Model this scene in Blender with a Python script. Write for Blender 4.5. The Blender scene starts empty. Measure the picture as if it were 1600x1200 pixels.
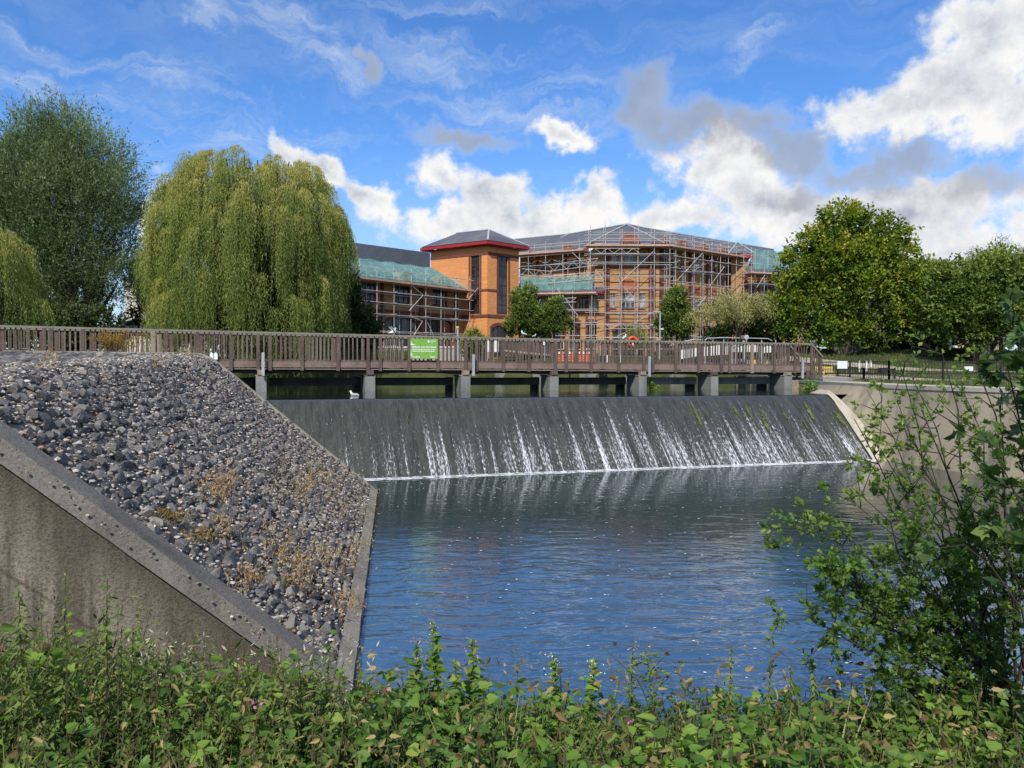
import bpy, math, random
import numpy as np
from mathutils import Vector, Matrix, noise as mnoise

R = random.Random(7)
NR = np.random.default_rng(11)
SC = bpy.context.scene
COL = SC.collection

# ------------------------------------------------------------------ camera model
F = 1202.0; PITCH = math.atan(25/F); ROLL = 0.003
_f = Vector((0, math.cos(PITCH), -math.sin(PITCH)))
_u0 = Vector((0, math.sin(PITCH), math.cos(PITCH))); _r0 = Vector((1, 0, 0))
_r = _r0*math.cos(ROLL) + _u0*math.sin(ROLL)
_u = _u0*math.cos(ROLL) - _r0*math.sin(ROLL)
def ray(px, py): return _f*F + _r*(px-800) + _u*(600-py)
def aY(px, py, Y):
    d = ray(px, py); return d*(Y/d.y)
def aZ(px, py, z):
    d = ray(px, py); return d*(z/d.z)
def aPl(px, py, A, B):          # hit the vertical plane through plan points A,B
    d = ray(px, py); nx, ny = -(B[1]-A[1]), (B[0]-A[0])
    t = (A[0]*nx + A[1]*ny)/(d.x*nx + d.y*ny); return d*t
def gp(px, D):                  # plan point seen in column px at depth D
    d = ray(px, 575); return Vector((d.x/d.y*D, D, 0))

cam = bpy.data.cameras.new('camera'); co = bpy.data.objects.new('camera', cam); COL.objects.link(co)
cam.sensor_width = 36; cam.lens = 36*F/1600; cam.clip_start = .05; cam.clip_end = 6000
m = Matrix((( _r.x, _u.x, -_f.x, 0), (_r.y, _u.y, -_f.y, 0), (_r.z, _u.z, -_f.z, 0), (0, 0, 0, 1)))
co.matrix_world = m; SC.camera = co

# ------------------------------------------------------------------ objects
def tag(o, label=None, cat=None, group=None, kind=None):
    if label: o['label'] = label
    if cat: o['category'] = cat
    if group: o['group'] = group
    if kind: o['kind'] = kind
    return o
def empty(name, loc=(0, 0, 0), label=None, cat=None, group=None):
    o = bpy.data.objects.new(name, None); COL.objects.link(o); o.location = loc; o.empty_display_size = .3
    return tag(o, label, cat, group)
def link(name, me, mat, parent=None, smooth=False):
    if mat is not None and not me.materials: me.materials.append(mat)
    if smooth: me.polygons.foreach_set('use_smooth', [True]*len(me.polygons))
    o = bpy.data.objects.new(name, me); COL.objects.link(o)
    if parent:
        o.parent = parent; o.matrix_parent_inverse = Matrix.Translation(-Vector(parent.location))
    return o
class MB:
    def __init__(s): s.v = []; s.f = []
    def add(s, vs, fs):
        n = len(s.v); s.v += [tuple(v) for v in vs]; s.f += [tuple(i+n for i in f) for f in fs]; return s
    def box(s, c, sz, ax=None):     # centre, full sizes, axes
        ax = ax or (Vector((1,0,0)), Vector((0,1,0)), Vector((0,0,1)))
        c = Vector(c); vs = []
        for k in (-.5, .5):
            for j in (-.5, .5):
                for i in (-.5, .5): vs.append(c + ax[0]*sz[0]*i + ax[1]*sz[1]*j + ax[2]*sz[2]*k)
        return s.add(vs, [(0,2,3,1),(4,5,7,6),(0,1,5,4),(2,6,7,3),(0,4,6,2),(1,3,7,5)])
    def bar(s, a, b, w, h=None, up=(0,0,1)):
        a = Vector(a); b = Vector(b); h = h or w; d = (b-a); L = d.length
        if L < 1e-6: return s
        d.normalize(); u = Vector(up)
        if abs(d.dot(u)) > .95: u = Vector((1,0,0))
        x = d.cross(u).normalized(); z = x.cross(d)
        return s.box((a+b)/2, (L, w, h), (d, x, z))
    def tube(s, pts, rs, n=6, cap=True):
        pts = [Vector(p) for p in pts]; base = len(s.v); vs = []
        for i, p in enumerate(pts):
            d = (pts[min(i+1, len(pts)-1)] - pts[max(i-1, 0)])
            if d.length < 1e-7: d = Vector((0,0,1))
            d.normalize(); u = Vector((0,0,1)) if abs(d.z) < .9 else Vector((1,0,0))
            x = d.cross(u).normalized(); y = d.cross(x)
            r = rs[i] if hasattr(rs, '__len__') else rs
            for k in range(n):
                a = 2*math.pi*k/n; vs.append(p + x*(r*math.cos(a)) + y*(r*math.sin(a)))
        fs = []
        for i in range(len(pts)-1):
            for k in range(n):
                k2 = (k+1) % n; fs.append((i*n+k, i*n+k2, (i+1)*n+k2, (i+1)*n+k))
        if cap:
            fs.append(tuple(range(n))[::-1]); fs.append(tuple(range((len(pts)-1)*n, len(pts)*n)))
        return s.add(vs, fs)
    def cyl(s, a, b, r, n=8): return s.tube([a, b], [r, r], n)
    def ell(s, c, r, ax=None, nu=10, nv=7):
        ax = ax or (Vector((1,0,0)), Vector((0,1,0)), Vector((0,0,1))); c = Vector(c); vs = [c - ax[2]*r[2]]
        for j in range(1, nv):
            t = -math.pi/2 + math.pi*j/nv
            for i in range(nu):
                a = 2*math.pi*i/nu
                vs.append(c + ax[0]*(r[0]*math.cos(t)*math.cos(a)) + ax[1]*(r[1]*math.cos(t)*math.sin(a)) + ax[2]*(r[2]*math.sin(t)))
        vs.append(c + ax[2]*r[2]); fs = []
        for i in range(nu): fs.append((0, 1+(i+1) % nu, 1+i))
        for j in range(nv-2):
            for i in range(nu):
                a = 1+j*nu; fs.append((a+i, a+(i+1) % nu, a+nu+(i+1) % nu, a+nu+i))
        l = len(vs)-1; a = 1+(nv-2)*nu
        for i in range(nu): fs.append((a+i, a+(i+1) % nu, l))
        return s.add(vs, fs)
    def mesh(s, name):
        me = bpy.data.meshes.new(name); me.from_pydata(s.v, [], s.f); me.update(); return me
    def build(s, name, mat, parent=None, smooth=False, bevel=0):
        o = link(name, s.mesh(name), mat, parent, smooth)
        if bevel:
            b = o.modifiers.new('bevel', 'BEVEL'); b.width = bevel; b.segments = 2; b.limit_method = 'ANGLE'
        return o
def dup(o, parent=None):
    c = o.copy(); COL.objects.link(c); c.parent = parent
    for ch in [x for x in bpy.data.objects if x.parent == o]: dup(ch, c)
    return c
def np_mesh(name, V, L, T, attrs=None):     # verts, loop indices, face sizes
    me = bpy.data.meshes.new(name)
    me.vertices.add(len(V)); me.vertices.foreach_set('co', np.asarray(V, np.float32).ravel())
    me.loops.add(len(L)); me.loops.foreach_set('vertex_index', np.asarray(L, np.int32))
    T = np.asarray(T, np.int32); st = np.concatenate(([0], np.cumsum(T)[:-1])).astype(np.int32)
    me.polygons.add(len(T)); me.polygons.foreach_set('loop_start', st)
    try: me.polygons.foreach_set('loop_total', T)
    except Exception: pass
    for k, (dom, a) in (attrs or {}).items():
        at = me.attributes.new(k, 'FLOAT', dom); at.data.foreach_set('value', np.asarray(a, np.float32))
    me.update(calc_edges=True); me.validate(); me.polygons.foreach_set('use_smooth', [False]*len(me.polygons))
    return me

# ------------------------------------------------------------------ materials
class NT:
    def __init__(s, nt): s.nt = nt; s.n = nt.nodes; s.l = nt.links
    def new(s, t, **kw):
        n = s.n.new(t)
        for k, v in kw.items(): setattr(n, k, v)
        return n
    def con(s, a, b): s.l.new(a, b)
    def put(s, sock, v):
        if isinstance(v, bpy.types.NodeSocket): s.con(v, sock)
        elif v is not None:
            if isinstance(v, (tuple, list)) and len(v) == 3 and sock.type == 'RGBA': v = (*v, 1)
            sock.default_value = v
    def math(s, op, a, b=None, c=None, clamp=False):
        n = s.new('ShaderNodeMath', operation=op); n.use_clamp = clamp
        s.put(n.inputs[0], a); s.put(n.inputs[1], b) if b is not None else 0
        if c is not None: s.put(n.inputs[2], c)
        return n.outputs[0]
    def mix(s, f, a, b, mode='MIX'):
        n = s.new('ShaderNodeMix', data_type='RGBA', blend_type=mode)
        s.put(n.inputs['Factor'], f); s.put(n.inputs[6], a); s.put(n.inputs[7], b); return n.outputs[2]
    def vm(s, op, a, b=None, sc=None):
        n = s.new('ShaderNodeVectorMath', operation=op); s.put(n.inputs[0], a)
        if b is not None: s.put(n.inputs[1], b)
        if sc is not None: s.put(n.inputs['Scale'], sc)
        return n.outputs['Value'] if op in ('LENGTH', 'DOT_PRODUCT', 'DISTANCE') else n.outputs[0]
    def noise(s, vec=None, scale=5, detail=4, rough=.55, dist=0):
        n = s.new('ShaderNodeTexNoise'); n.inputs['Scale'].default_value = scale; n.inputs['Detail'].default_value = detail
        n.inputs['Roughness'].default_value = rough; n.inputs['Distortion'].default_value = dist
        if vec is not None: s.con(vec, n.inputs['Vector'])
        return n.outputs[0]
    def vor(s, vec=None, scale=5, feature='F1', out='Distance'):
        n = s.new('ShaderNodeTexVoronoi', feature=feature); n.inputs['Scale'].default_value = scale
        if vec is not None: s.con(vec, n.inputs['Vector'])
        return n.outputs[out]
    def rng(s, v, a, b, c=0., d=1., smooth=False):
        n = s.new('ShaderNodeMapRange'); n.interpolation_type = 'SMOOTHSTEP' if smooth else 'LINEAR'
        s.put(n.inputs[0], v)
        for i, x in enumerate((a, b, c, d)): s.put(n.inputs[i+1], x)
        return n.outputs[0]
    def ramp(s, v, stops):
        n = s.new('ShaderNodeValToRGB'); e = n.color_ramp.elements
        while len(e) < len(stops): e.new(.5)
        for i, (p, c) in enumerate(stops): e[i].position = p; e[i].color = (*c, 1)
        s.put(n.inputs[0], v); return n.outputs[0]
    def pos(s): return s.new('ShaderNodeNewGeometry').outputs['Position']
    def obj(s): return s.new('ShaderNodeTexCoord').outputs['Object']
    def scale(s, v, sc):
        n = s.new('ShaderNodeMapping'); s.con(v, n.inputs[0]); n.inputs['Scale'].default_value = sc; return n.outputs[0]
    def attr(s, name): return s.new('ShaderNodeAttribute', attribute_name=name).outputs['Fac']
    def bump(s, h, st=.5, dist=.02, normal=None):
        n = s.new('ShaderNodeBump'); n.inputs['Strength'].default_value = st; n.inputs['Distance'].default_value = dist
        s.con(h, n.inputs['Height'])
        if normal is not None: s.con(normal, n.inputs['Normal'])
        return n.outputs[0]
def mat(name, fn=None, col=(.5,.5,.5), rough=.7, metal=0, spec=.4):
    m = bpy.data.materials.new(name); m.use_nodes = True; t = NT(m.node_tree)
    b = t.n['Principled BSDF']; b.inputs['Base Color'].default_value = (*col, 1); b.inputs['Roughness'].default_value = rough
    b.inputs['Metallic'].default_value = metal; b.inputs['Specular IOR Level'].default_value = spec
    if fn: fn(t, b)
    return m
def noisy(name, c1, c2, scale=3, rough=.8, bump=.3, bscale=30, spec=.3, dist=.01, c3=None, metal=0, stretch=(1,1,1)):
    def fn(t, b):
        p = t.scale(t.pos(), stretch); n = t.noise(p, scale, 5, .6)
        col = t.mix(t.rng(n, .35, .65), c1, c2)
        n2 = t.noise(p, bscale, 3, .6)
        col = t.mix(t.rng(n2, .3, .75, 0, .55), col, tuple(x*.45 for x in c1))
        if c3: col = t.mix(t.rng(t.noise(p, scale*2.3, 6, .7), .58, .68), col, c3)
        t.con(col, b.inputs['Base Color'])
        if bump: t.con(t.bump(n2, bump, dist), b.inputs['Normal'])
    return mat(name, fn, rough=rough, spec=spec, metal=metal)
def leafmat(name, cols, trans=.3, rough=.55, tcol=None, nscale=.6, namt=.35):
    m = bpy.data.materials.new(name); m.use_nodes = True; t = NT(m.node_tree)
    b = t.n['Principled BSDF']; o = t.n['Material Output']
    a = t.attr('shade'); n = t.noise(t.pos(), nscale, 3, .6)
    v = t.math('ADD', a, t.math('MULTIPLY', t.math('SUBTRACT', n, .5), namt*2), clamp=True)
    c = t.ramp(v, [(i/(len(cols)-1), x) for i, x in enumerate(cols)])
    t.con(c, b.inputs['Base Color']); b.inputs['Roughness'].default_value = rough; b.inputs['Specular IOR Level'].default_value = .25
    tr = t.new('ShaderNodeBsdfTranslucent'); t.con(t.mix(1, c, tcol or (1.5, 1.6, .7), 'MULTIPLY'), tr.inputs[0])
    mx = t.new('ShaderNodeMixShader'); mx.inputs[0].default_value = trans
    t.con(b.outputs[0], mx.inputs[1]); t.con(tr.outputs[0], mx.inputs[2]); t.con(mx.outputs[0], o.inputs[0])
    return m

# ------------------------------------------------------------------ leaves and trees
LANCE = ([(0,0,0),(.13,.4,.03),(0,1,0),(-.13,.4,.03)], [(0,1,2,3)])
OVAL = ([(0,0,0),(.27,.25,.07),(.27,.65,.06),(0,1,-.04),(-.27,.65,.06),(-.27,.25,.07)], [(0,1,2,3),(0,3,4,5)])
HEART = ([(0,.08,0),(.22,-.06,.05),(.42,.2,.08),(.3,.62,.05),(0,1,-.1),(-.3,.62,.05),(-.42,.2,.08),(-.22,-.06,.05)], [(0,1,2,3,4),(0,4,5,6,7)])
LOBED = ([(0,0,0),(.16,.1,.02),(.42,.06,.06),(.34,.28,.05),(.6,.5,.02),(.3,.52,.04),(.26,.66,.03),(0,1,-.06),(-.26,.66,.03),(-.3,.52,.04),(-.6,.5,.02),(-.34,.28,.05),(-.42,.06,.06),(-.16,.1,.02)],
         [(0,1,2,3),(0,3,4,5),(0,5,6,7),(0,7,8,9),(0,9,10,11),(0,11,12,13)])
TOOTH = ([(0,0,0),(.2,.18,.05),(.17,.3,.05),(.22,.45,.05),(.12,.62,.03),(.1,.75,.02),(0,1,-.08),(-.1,.75,.02),(-.12,.62,.03),(-.22,.45,.05),(-.17,.3,.05),(-.2,.18,.05)], [(0,1,2,3,4,5,6),(0,6,7,8,9,10,11)])
def nrm(a): return a/np.maximum(np.linalg.norm(a, axis=1, keepdims=True), 1e-9)
def leaves(name, P, A, S, T, mat_, parent, shade, flat=.5):
    """P points, A leaf axes, S sizes; leaf normals lean up by `flat`"""
    P = np.asarray(P); A = nrm(np.asarray(A)); S = np.asarray(S)[:, None]; N = len(P)
    n = NR.normal(size=(N, 3)); n[:, 2] += flat*3; n = n - A*np.sum(n*A, 1, keepdims=True); n = nrm(n); s = np.cross(A, n)
    tv, tf = T; k = len(tv); V = np.empty((N, k, 3), np.float32)
    for i, (x, y, z) in enumerate(tv): V[:, i] = P + S*(s*x + A*y + n*z)
    loc = np.concatenate([np.array(f) for f in tf]); L = (loc[None] + (np.arange(N)*k)[:, None]).ravel()
    tot = np.tile([len(f) for f in tf], N)
    me = np_mesh(name, V.reshape(-1, 3), L, tot, {'shade': ('FACE', np.repeat(shade, len(tf)))})
    return link(name, me, mat_, parent)
def twigs(P, D, L, n, size, jit=.25, spread=.6, szj=.3, droop=0., shade=None, sj=.12):
    """rows of n leaves on twigs at P in direction D with length L"""
    P = np.asarray(P); D = nrm(np.asarray(D)); N = len(P); L = np.asarray(L).reshape(-1, 1) * np.ones((N, 1))
    t = (np.arange(n)+.5)/n
    Q = P[:, None] + D[:, None]*(L*t[None])[:, :, None]
    Q[:, :, 2] -= droop*(L*t[None])**2
    Q += NR.normal(size=Q.shape)*jit*size
    A = D[:, None] + NR.normal(size=Q.shape)*spread
    A[:, :, 2] -= droop*2*t[None]
    S = size*(1+szj*NR.uniform(-1, 1, size=(N, n)))
    sh = (np.full(N, .5) if shade is None else np.asarray(shade))[:, None] + NR.normal(size=(N, n))*sj
    return Q.reshape(-1, 3), A.reshape(-1, 3), S.ravel(), np.clip(sh.ravel(), 0, 1)
def blobs_to_world(blobs, D, deep=1.0):
    out = []
    for b in blobs:
        px, py, r = b[:3]; dd = b[3] if len(b) > 3 else 0
        c = aY(px, py, D+dd); out.append((np.array(c), r*(D+dd)/F))
    return out
def crown(name, bl, ctr, mat_, parent, dens, nl, lsize, tlen, T, up=.4, droop=0., flat=.5, spread=.6, shell=.55, clump=.3, back=True, sj=.12):
    """bl: world blobs; every blob gets sub-clumps on its shell, every clump a fan of twigs"""
    PP, DD, SH = [], [], []
    allb = list(bl)
    if back:
        for c, r in bl:
            c2 = c.copy(); c2[1] = 2*ctr[1] - c[1] + r*.3; allb.append((c2 + NR.normal(size=3)*r*.15, r))
    for c, r in allb:
        nc = max(4, int(dens*r*r)); d = nrm(NR.normal(size=(nc, 3))); rad = r*(shell+(1-shell)*NR.random((nc, 1))**.5)
        cc = c + d*rad*np.array([1, 1, .95]); k = 7
        P = cc[:, None] + NR.normal(size=(nc, k, 3))*clump*r*.35
        dirs = d[:, None]*.9 + NR.normal(size=(nc, k, 3))*.55; dirs[:, :, 2] += up
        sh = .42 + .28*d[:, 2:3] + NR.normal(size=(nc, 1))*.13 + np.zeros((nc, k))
        PP.append(P.reshape(-1, 3)); DD.append(dirs.reshape(-1, 3)); SH.append(sh.ravel())
    P = np.concatenate(PP); D = np.concatenate(DD); sh = np.concatenate(SH)
    Q, A, S, h = twigs(P, D, tlen*(.6+.8*NR.random(len(P))), nl, lsize, droop=droop, shade=sh, spread=spread, sj=sj)
    return leaves(name, Q, A, S, T, mat_, parent, h, flat)
def limbs(mb, base, r0, tops, bend=.12, n=5, seed=1):
    rr = random.Random(seed); base = Vector(base)
    for k, (t, fr) in enumerate(tops):
        t = Vector(t); pts = []; rs = []
        for i in range(n+1):
            f = i/n; p = base.lerp(t, f); p.z = base.z + (t.z-base.z)*(f**.85)
            p += Vector((rr.uniform(-1, 1), rr.uniform(-1, 1), 0))*bend*(t-base).length*.25*math.sin(f*math.pi)
            pts.append(p); rs.append(r0*fr*(1-f*.85))
        mb.tube(pts, rs, 7)
# ------------------------------------------------------------------ light and sky
SUN_EL, SUN_AZ = math.radians(43), math.radians(194)      # azimuth measured clockwise from +Y
sd = Vector((math.sin(SUN_AZ)*math.cos(SUN_EL), math.cos(SUN_AZ)*math.cos(SUN_EL), math.sin(SUN_EL)))
sl = bpy.data.lights.new('sun', 'SUN'); so = bpy.data.objects.new('sun', sl); COL.objects.link(so)
sl.energy = 4.9; sl.angle = math.radians(.6); sl.color = (1, .94, .84)
so.rotation_euler = sd.to_track_quat('Z', 'Y').to_euler(); so.location = (20, -30, 40)

def build_world():
    w = bpy.data.worlds.new('World'); SC.world = w; w.use_nodes = True; t = NT(w.node_tree)
    bg = t.n['Background']; out = t.n['World Output']
    sky = t.new('ShaderNodeTexSky', sky_type='NISHITA'); sky.sun_disc = False
    sky.sun_elevation = SUN_EL; sky.sun_rotation = SUN_AZ; sky.altitude = 50; sky.air_density = 1.0; sky.dust_density = .4; sky.ozone_density = 2.5
    hs = t.new('ShaderNodeHueSaturation'); hs.inputs['Saturation'].default_value = 1.2; hs.inputs['Value'].default_value = 1.0
    t.con(sky.outputs[0], hs.inputs['Color'])
    skyc = t.mix(1, hs.outputs[0], (.82, 1.0, 1.28), 'MULTIPLY')
    t.con(skyc, bg.inputs[0]); bg.inputs[1].default_value = .14
    d = t.new('ShaderNodeTexCoord').outputs['Generated']
    sp = t.new('ShaderNodeSeparateXYZ'); t.con(d, sp.inputs[0]); x, y, z = sp.outputs
    az = t.math('ARCTAN2', x, y); el = t.math('ARCSINE', z)
    cb = t.new('ShaderNodeCombineXYZ'); t.con(az, cb.inputs[0]); t.con(el, cb.inputs[1]); ae = cb.outputs[0]
    # domain warp gives the ragged cumulus edge
    nz = t.new('ShaderNodeTexNoise'); nz.inputs['Scale'].default_value = 6; nz.inputs['Detail'].default_value = 6; nz.inputs['Roughness'].default_value = .6; t.con(d, nz.inputs['Vector'])
    wv = t.vm('SCALE', t.vm('SUBTRACT', nz.outputs[1], (.5, .5, .5)), sc=.19)
    wae = t.vm('ADD', ae, wv)
    def ang(px, py):
        r = ray(px, py).normalized(); return math.atan2(r.x, r.y), math.asin(r.z)
    def field(bs, vec):
        tot = None
        for (px, py, rx, ry, rot) in bs:
            a, e = ang(px, py); k = 1/F
            mp = t.new('ShaderNodeMapping', vector_type='TEXTURE'); t.con(vec, mp.inputs[0])
            mp.inputs['Location'].default_value = (a, e, 0); mp.inputs['Rotation'].default_value = (0, 0, math.radians(-rot))
            mp.inputs['Scale'].default_value = (rx*k, ry*k, 1)
            s2 = t.new('ShaderNodeSeparateXYZ'); t.con(mp.outputs[0], s2.inputs[0])
            q = t.math('ADD', t.math('POWER', t.math('ABSOLUTE', s2.outputs[0]), 2.0), t.math('POWER', t.math('ABSOLUTE', s2.outputs[1]), 2.0))
            v = t.math('SUBTRACT', 1.25, t.math('SQRT', q))
            tot = v if tot is None else t.math('SMOOTH_MAX', tot, v, .18)
        return tot
    white = [(1480,130,150,52,-22),(1400,175,110,28,-8),(1570,165,90,60,0),(1560,25,110,48,0),(870,205,62,26,12),(690,270,70,42,38),(770,325,80,38,20),(940,315,70,32,0),(860,340,120,40,0),
             (700,345,120,35,0),(500,245,70,24,42),(580,305,52,30,30),(1110,260,90,50,25),(1180,310,130,60,10),(1330,340,160,55,0),(1500,320,150,55,0),(1480,380,90,42,0),(1060,340,100,40,0),(1250,375,120,30,0),(1590,370,60,50,0),
             (235,350,25,80,0),(1250,330,160,50,0),(1420,345,120,50,0),(930,365,110,26,0),(20,430,70,60,0),(-120,330,130,70,0),(1750,250,120,110,0),(760,395,130,20,0)]
    grey = [(985,150,55,45,35),(1060,200,100,38,22),(1170,215,80,38,12),(1250,245,90,34,12),(1340,265,90,30,8),(1420,240,60,26,10),(1560,275,75,36,0),(720,205,90,22,8),(610,95,22,22,40),(1240,300,60,28,0)]
    ne = t.noise(d, 14, 9, .62); nf = t.noise(d, 40, 6, .6); nl = t.noise(d, 2.2, 4, .5)
    edge = t.math('ADD', t.math('MULTIPLY', t.math('SUBTRACT', ne, .5), 1.9), t.math('MULTIPLY', t.math('SUBTRACT', nf, .5), .9))
    fw = t.math('ADD', field(white, wae), edge); aw = t.rng(fw, .0, .72, smooth=True)
    fg = t.math('ADD', field(grey, wae), t.math('MULTIPLY', edge, .7)); ag = t.rng(fg, .0, .95, 0, .82, smooth=True)
    # elsewhere round the dome: scattered cloud; kept out of the part seen in front
    infront = t.rng(y, .55, .35, 0, 1)
    hi = t.rng(z, .42, .5, 0, 1)
    ao = t.math('MULTIPLY', t.rng(t.math('ADD', nl, t.math('MULTIPLY', edge, .12)), .52, .6, 0, .9, smooth=True), t.math('MAXIMUM', infront, hi), clamp=True)
    aw = t.math('MAXIMUM', aw, ao)
    # cirrus veils
    r1 = t.new('ShaderNodeMapping'); t.con(wae, r1.inputs[0]); r1.inputs['Rotation'].default_value = (0, 0, math.radians(12)); r1.inputs['Scale'].default_value = (2.2, 11, 1)
    c1 = t.noise(r1.outputs[0], 1.6, 9, .70, .15)
    c2 = t.noise(ae, 2.3, 3, .5)
    veil = field([(150,90,200,20,8),(420,160,260,24,10),(640,215,150,16,4),(800,140,240,60,8),(500,190,240,34,8),(260,200,240,28,6),(500,70,120,42,25),(760,40,200,30,5),(300,15,90,25,15),(1190,95,60,24,-20),(560,110,80,30,-10),(130,150,220,20,4)], wae)
    ci = t.math('MULTIPLY', t.rng(c1, .40, .72, 0, 1, smooth=True), t.rng(veil, -.1, .8, .24, 1, smooth=True))
    ci = t.math('MULTIPLY', ci, .72)
    # shading inside the white clouds: bright lit tops, blue-grey bodies
    up = t.new('ShaderNodeMapping'); t.con(d, up.inputs[0]); up.inputs['Location'].default_value = (.012, 0, -.03)
    ne2 = t.noise(up.outputs[0], 14, 9, .62)
    rel = t.rng(t.math('SUBTRACT', ne2, ne), -.12, .12, 0, 1)
    body = t.rng(fw, .35, 1.5, 0, 1)
    sh = t.math('SUBTRACT', 1.24, t.math('ADD', t.math('MULTIPLY', body, .62), t.math('MULTIPLY', rel, .36)), clamp=True)
    sh = t.math('ADD', sh, t.math('MULTIPLY', t.math('SUBTRACT', t.noise(d, 9, 5, .55), .5), .9), clamp=True)
    wc = t.ramp(sh, [(0, (.30, .34, .42)), (.35, (.44, .48, .57)), (.68, (.72, .75, .80)), (1, (.97, .96, .95))])
    gn = t.rng(t.noise(d, 12, 5, .55), .3, .7, 0, 1)
    gc = t.mix(gn, (.27, .30, .37), (.42, .46, .54))
    # low haze whitens the sky just over the horizon
    haze = t.rng(z, .0, .30, .55, .0, smooth=True)
    cB = t.new('ShaderNodeBackground'); cB.inputs[1].default_value = 1
    cc = t.mix(aw, (.62, .72, .86), wc); cc = t.mix(ag, cc, gc); t.con(cc, cB.inputs[0])
    al = t.math('MAXIMUM', t.math('MAXIMUM', aw, ag), t.math('MAXIMUM', ci, haze))
    below = t.rng(z, -.02, .0, 0, 1); al = t.math('MULTIPLY', al, below)
    ms = t.new('ShaderNodeMixShader'); t.con(al, ms.inputs[0]); t.con(bg.outputs[0], ms.inputs[1]); t.con(cB.outputs[0], ms.inputs[2])
    t.con(ms.outputs[0], out.inputs[0])
    w.cycles.sampling_method = 'MANUAL'; w.cycles.sample_map_resolution = 512
build_world()
SC.view_settings.view_transform = 'Standard'; SC.view_settings.look = 'None'; SC.view_settings.exposure = 0
SC.cycles.max_bounces = 6; SC.cycles.transparent_max_bounces = 12; SC.cycles.diffuse_bounces = 3; SC.cycles.glossy_bounces = 3
SC.cycles.caustics_reflective = False; SC.cycles.caustics_refractive = False
try: SC.cycles.use_denoising = True
except Exception: pass

# ------------------------------------------------------------------ plan of the place
ZW, ZP = -.91, -2.95                                   # upper and lower water levels
CL, CR = aZ(415, 625, ZW), aZ(1290, 617, ZW)           # weir crest
FL, FR = aZ(570, 751, ZP), aZ(1368, 720.5, ZP)         # weir foot
FL0 = FL + (FL-FR)*.15
wd = (CR-CL).normalized(); wd.z = 0; wd.normalize(); wn = Vector((-wd.y, wd.x, 0))
T0, T1 = aZ(590, 771, -2.9), aZ(551, 1080, -2.9)       # toe of the stone slope
gd = Vector((-.956, -.292, 0))                         # uphill along the end walls
RT = [(13.3,36.5),(13.1,34.1),(12.6,30),(12.3,27),(12.45,24.8),(12.9,22.2),(13.8,20.2),(15.5,17.5),(19,14),(26,9)]
def inpoly(x, y, poly):
    r = np.zeros(x.shape, bool); n = len(poly)
    for i in range(n):
        x1, y1 = poly[i][:2]; x2, y2 = poly[(i+1) % n][:2]
        c = ((y1 > y) != (y2 > y)) & (x < (x2-x1)*(y-y1)/((y2-y1) if y2 != y1 else 1e-9)+x1); r ^= c
    return r
POND = [(-12.5,17.5),(-12.2,29.5),(-15,38),(-10.5,46.3),(2,48.6),(13.5,50.5),(18,50.5),(15,38),(13.9,31.5),(13,26.5),(-9,17)]
LOW = [(-2.4,5.6),(-4.9,5.4),(-7.2,16.6),(-9.5,17.5),(-9.5,22),(13,28),(13.0,25),(13.5,22.5),(14.5,20.5),(16,18),(19.6,14.4),(27,9),(40,6.3),(40,5.6)]
def sst(x, a, b):
    t = np.clip((x-a)/(b-a), 0, 1); return t*t*(3-2*t)
def land(x, y):
    far = -.2 + 1.1*sst(y, 48.5, 58) + .15*sst(y, 60, 120)
    far = far + (2.9-.9)*sst(-x, 14, 26)*sst(y, 42, 58)
    left = .02 + .25*sst(y, 24, 34)
    right = -.58 + .40*sst(y, 34, 40) + 1.35*sst(y, 40, 50) + .5*sst(y, 52, 70)
    z = np.where(y > 30, left + (far-left)*sst(y, 38, 50), left)
    wr = sst(x, 11, 13.5); z = z*(1-wr) + right*wr*(1-sst(y, 50, 62)) + far*wr*sst(y, 50, 62)
    near = -1.60 - .48*sst(y, .9, 4.2) - 1.5*sst(y, 4.1, 5.9)
    near = near + .55*sst(-x, 1.0, 3.5)*sst(y, 3.8, 5.6)
    wl = sst(y, 5.0, 5.9)*sst(-x, 6.5, 9); wr2 = sst(y, 8, 12)
    nn = near*(1-wl) + left*wl
    zz = np.where((x < -1.2) & (y > 7.2), left, np.where(y < 6.6, nn, np.where(x > 12.2, right, z)))
    return zz
def build_terrain():
    def ax(a, b, st, far, ratio=1.25):
        c = list(np.arange(a, b+1e-6, st)); s = st; v = c[-1]; hi = []
        while v < far: s *= ratio; v += s; hi.append(v)
        s = st; v = c[0]; lo = []
        while v > -far: s *= ratio; v -= s; lo.append(v)
        return np.array(lo[::-1]+c+hi)
    xs = ax(-30, 34, .5, 2500); ys = ax(-3, 66, .5, 2500)
    X, Y = np.meshgrid(xs, ys); Z = land(X, Y)
    n = np.array([mnoise.noise((a*.35, b*.35, 0)) for a, b in zip(X.ravel(), Y.ravel())]).reshape(X.shape)
    Z = Z + n*.06
    Z = np.where(inpoly(X, Y, POND) | inpoly(X, Y, LOW), -4.3, Z)
    h, w = X.shape; V = np.stack([X, Y, Z], -1).reshape(-1, 3)
    i = (np.arange(h-1)[:, None]*w + np.arange(w-1)[None]).ravel(); Fq = np.stack([i, i+1, i+w+1, i+w], 1)
    me = np_mesh('ground', V, Fq.ravel(), np.full(len(Fq), 4))
    def fn(t, b):
        p = t.pos(); a = t.noise(p, .5, 5, .6); c = t.mix(t.rng(a, .4, .62), (.035, .055, .018), (.075, .085, .030))
        s = t.noise(p, 9, 4, .7); c = t.mix(t.rng(s, .45, .7), c, (.10, .085, .05)); t.con(c, b.inputs['Base Color'])
        t.con(t.bump(t.noise(p, 30, 3), .8, .05), b.inputs['Normal'])
    tag(link('ground', me, mat('grass_and_soil', fn, rough=.95, spec=.1), None, True), kind='structure')
build_terrain()

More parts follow.
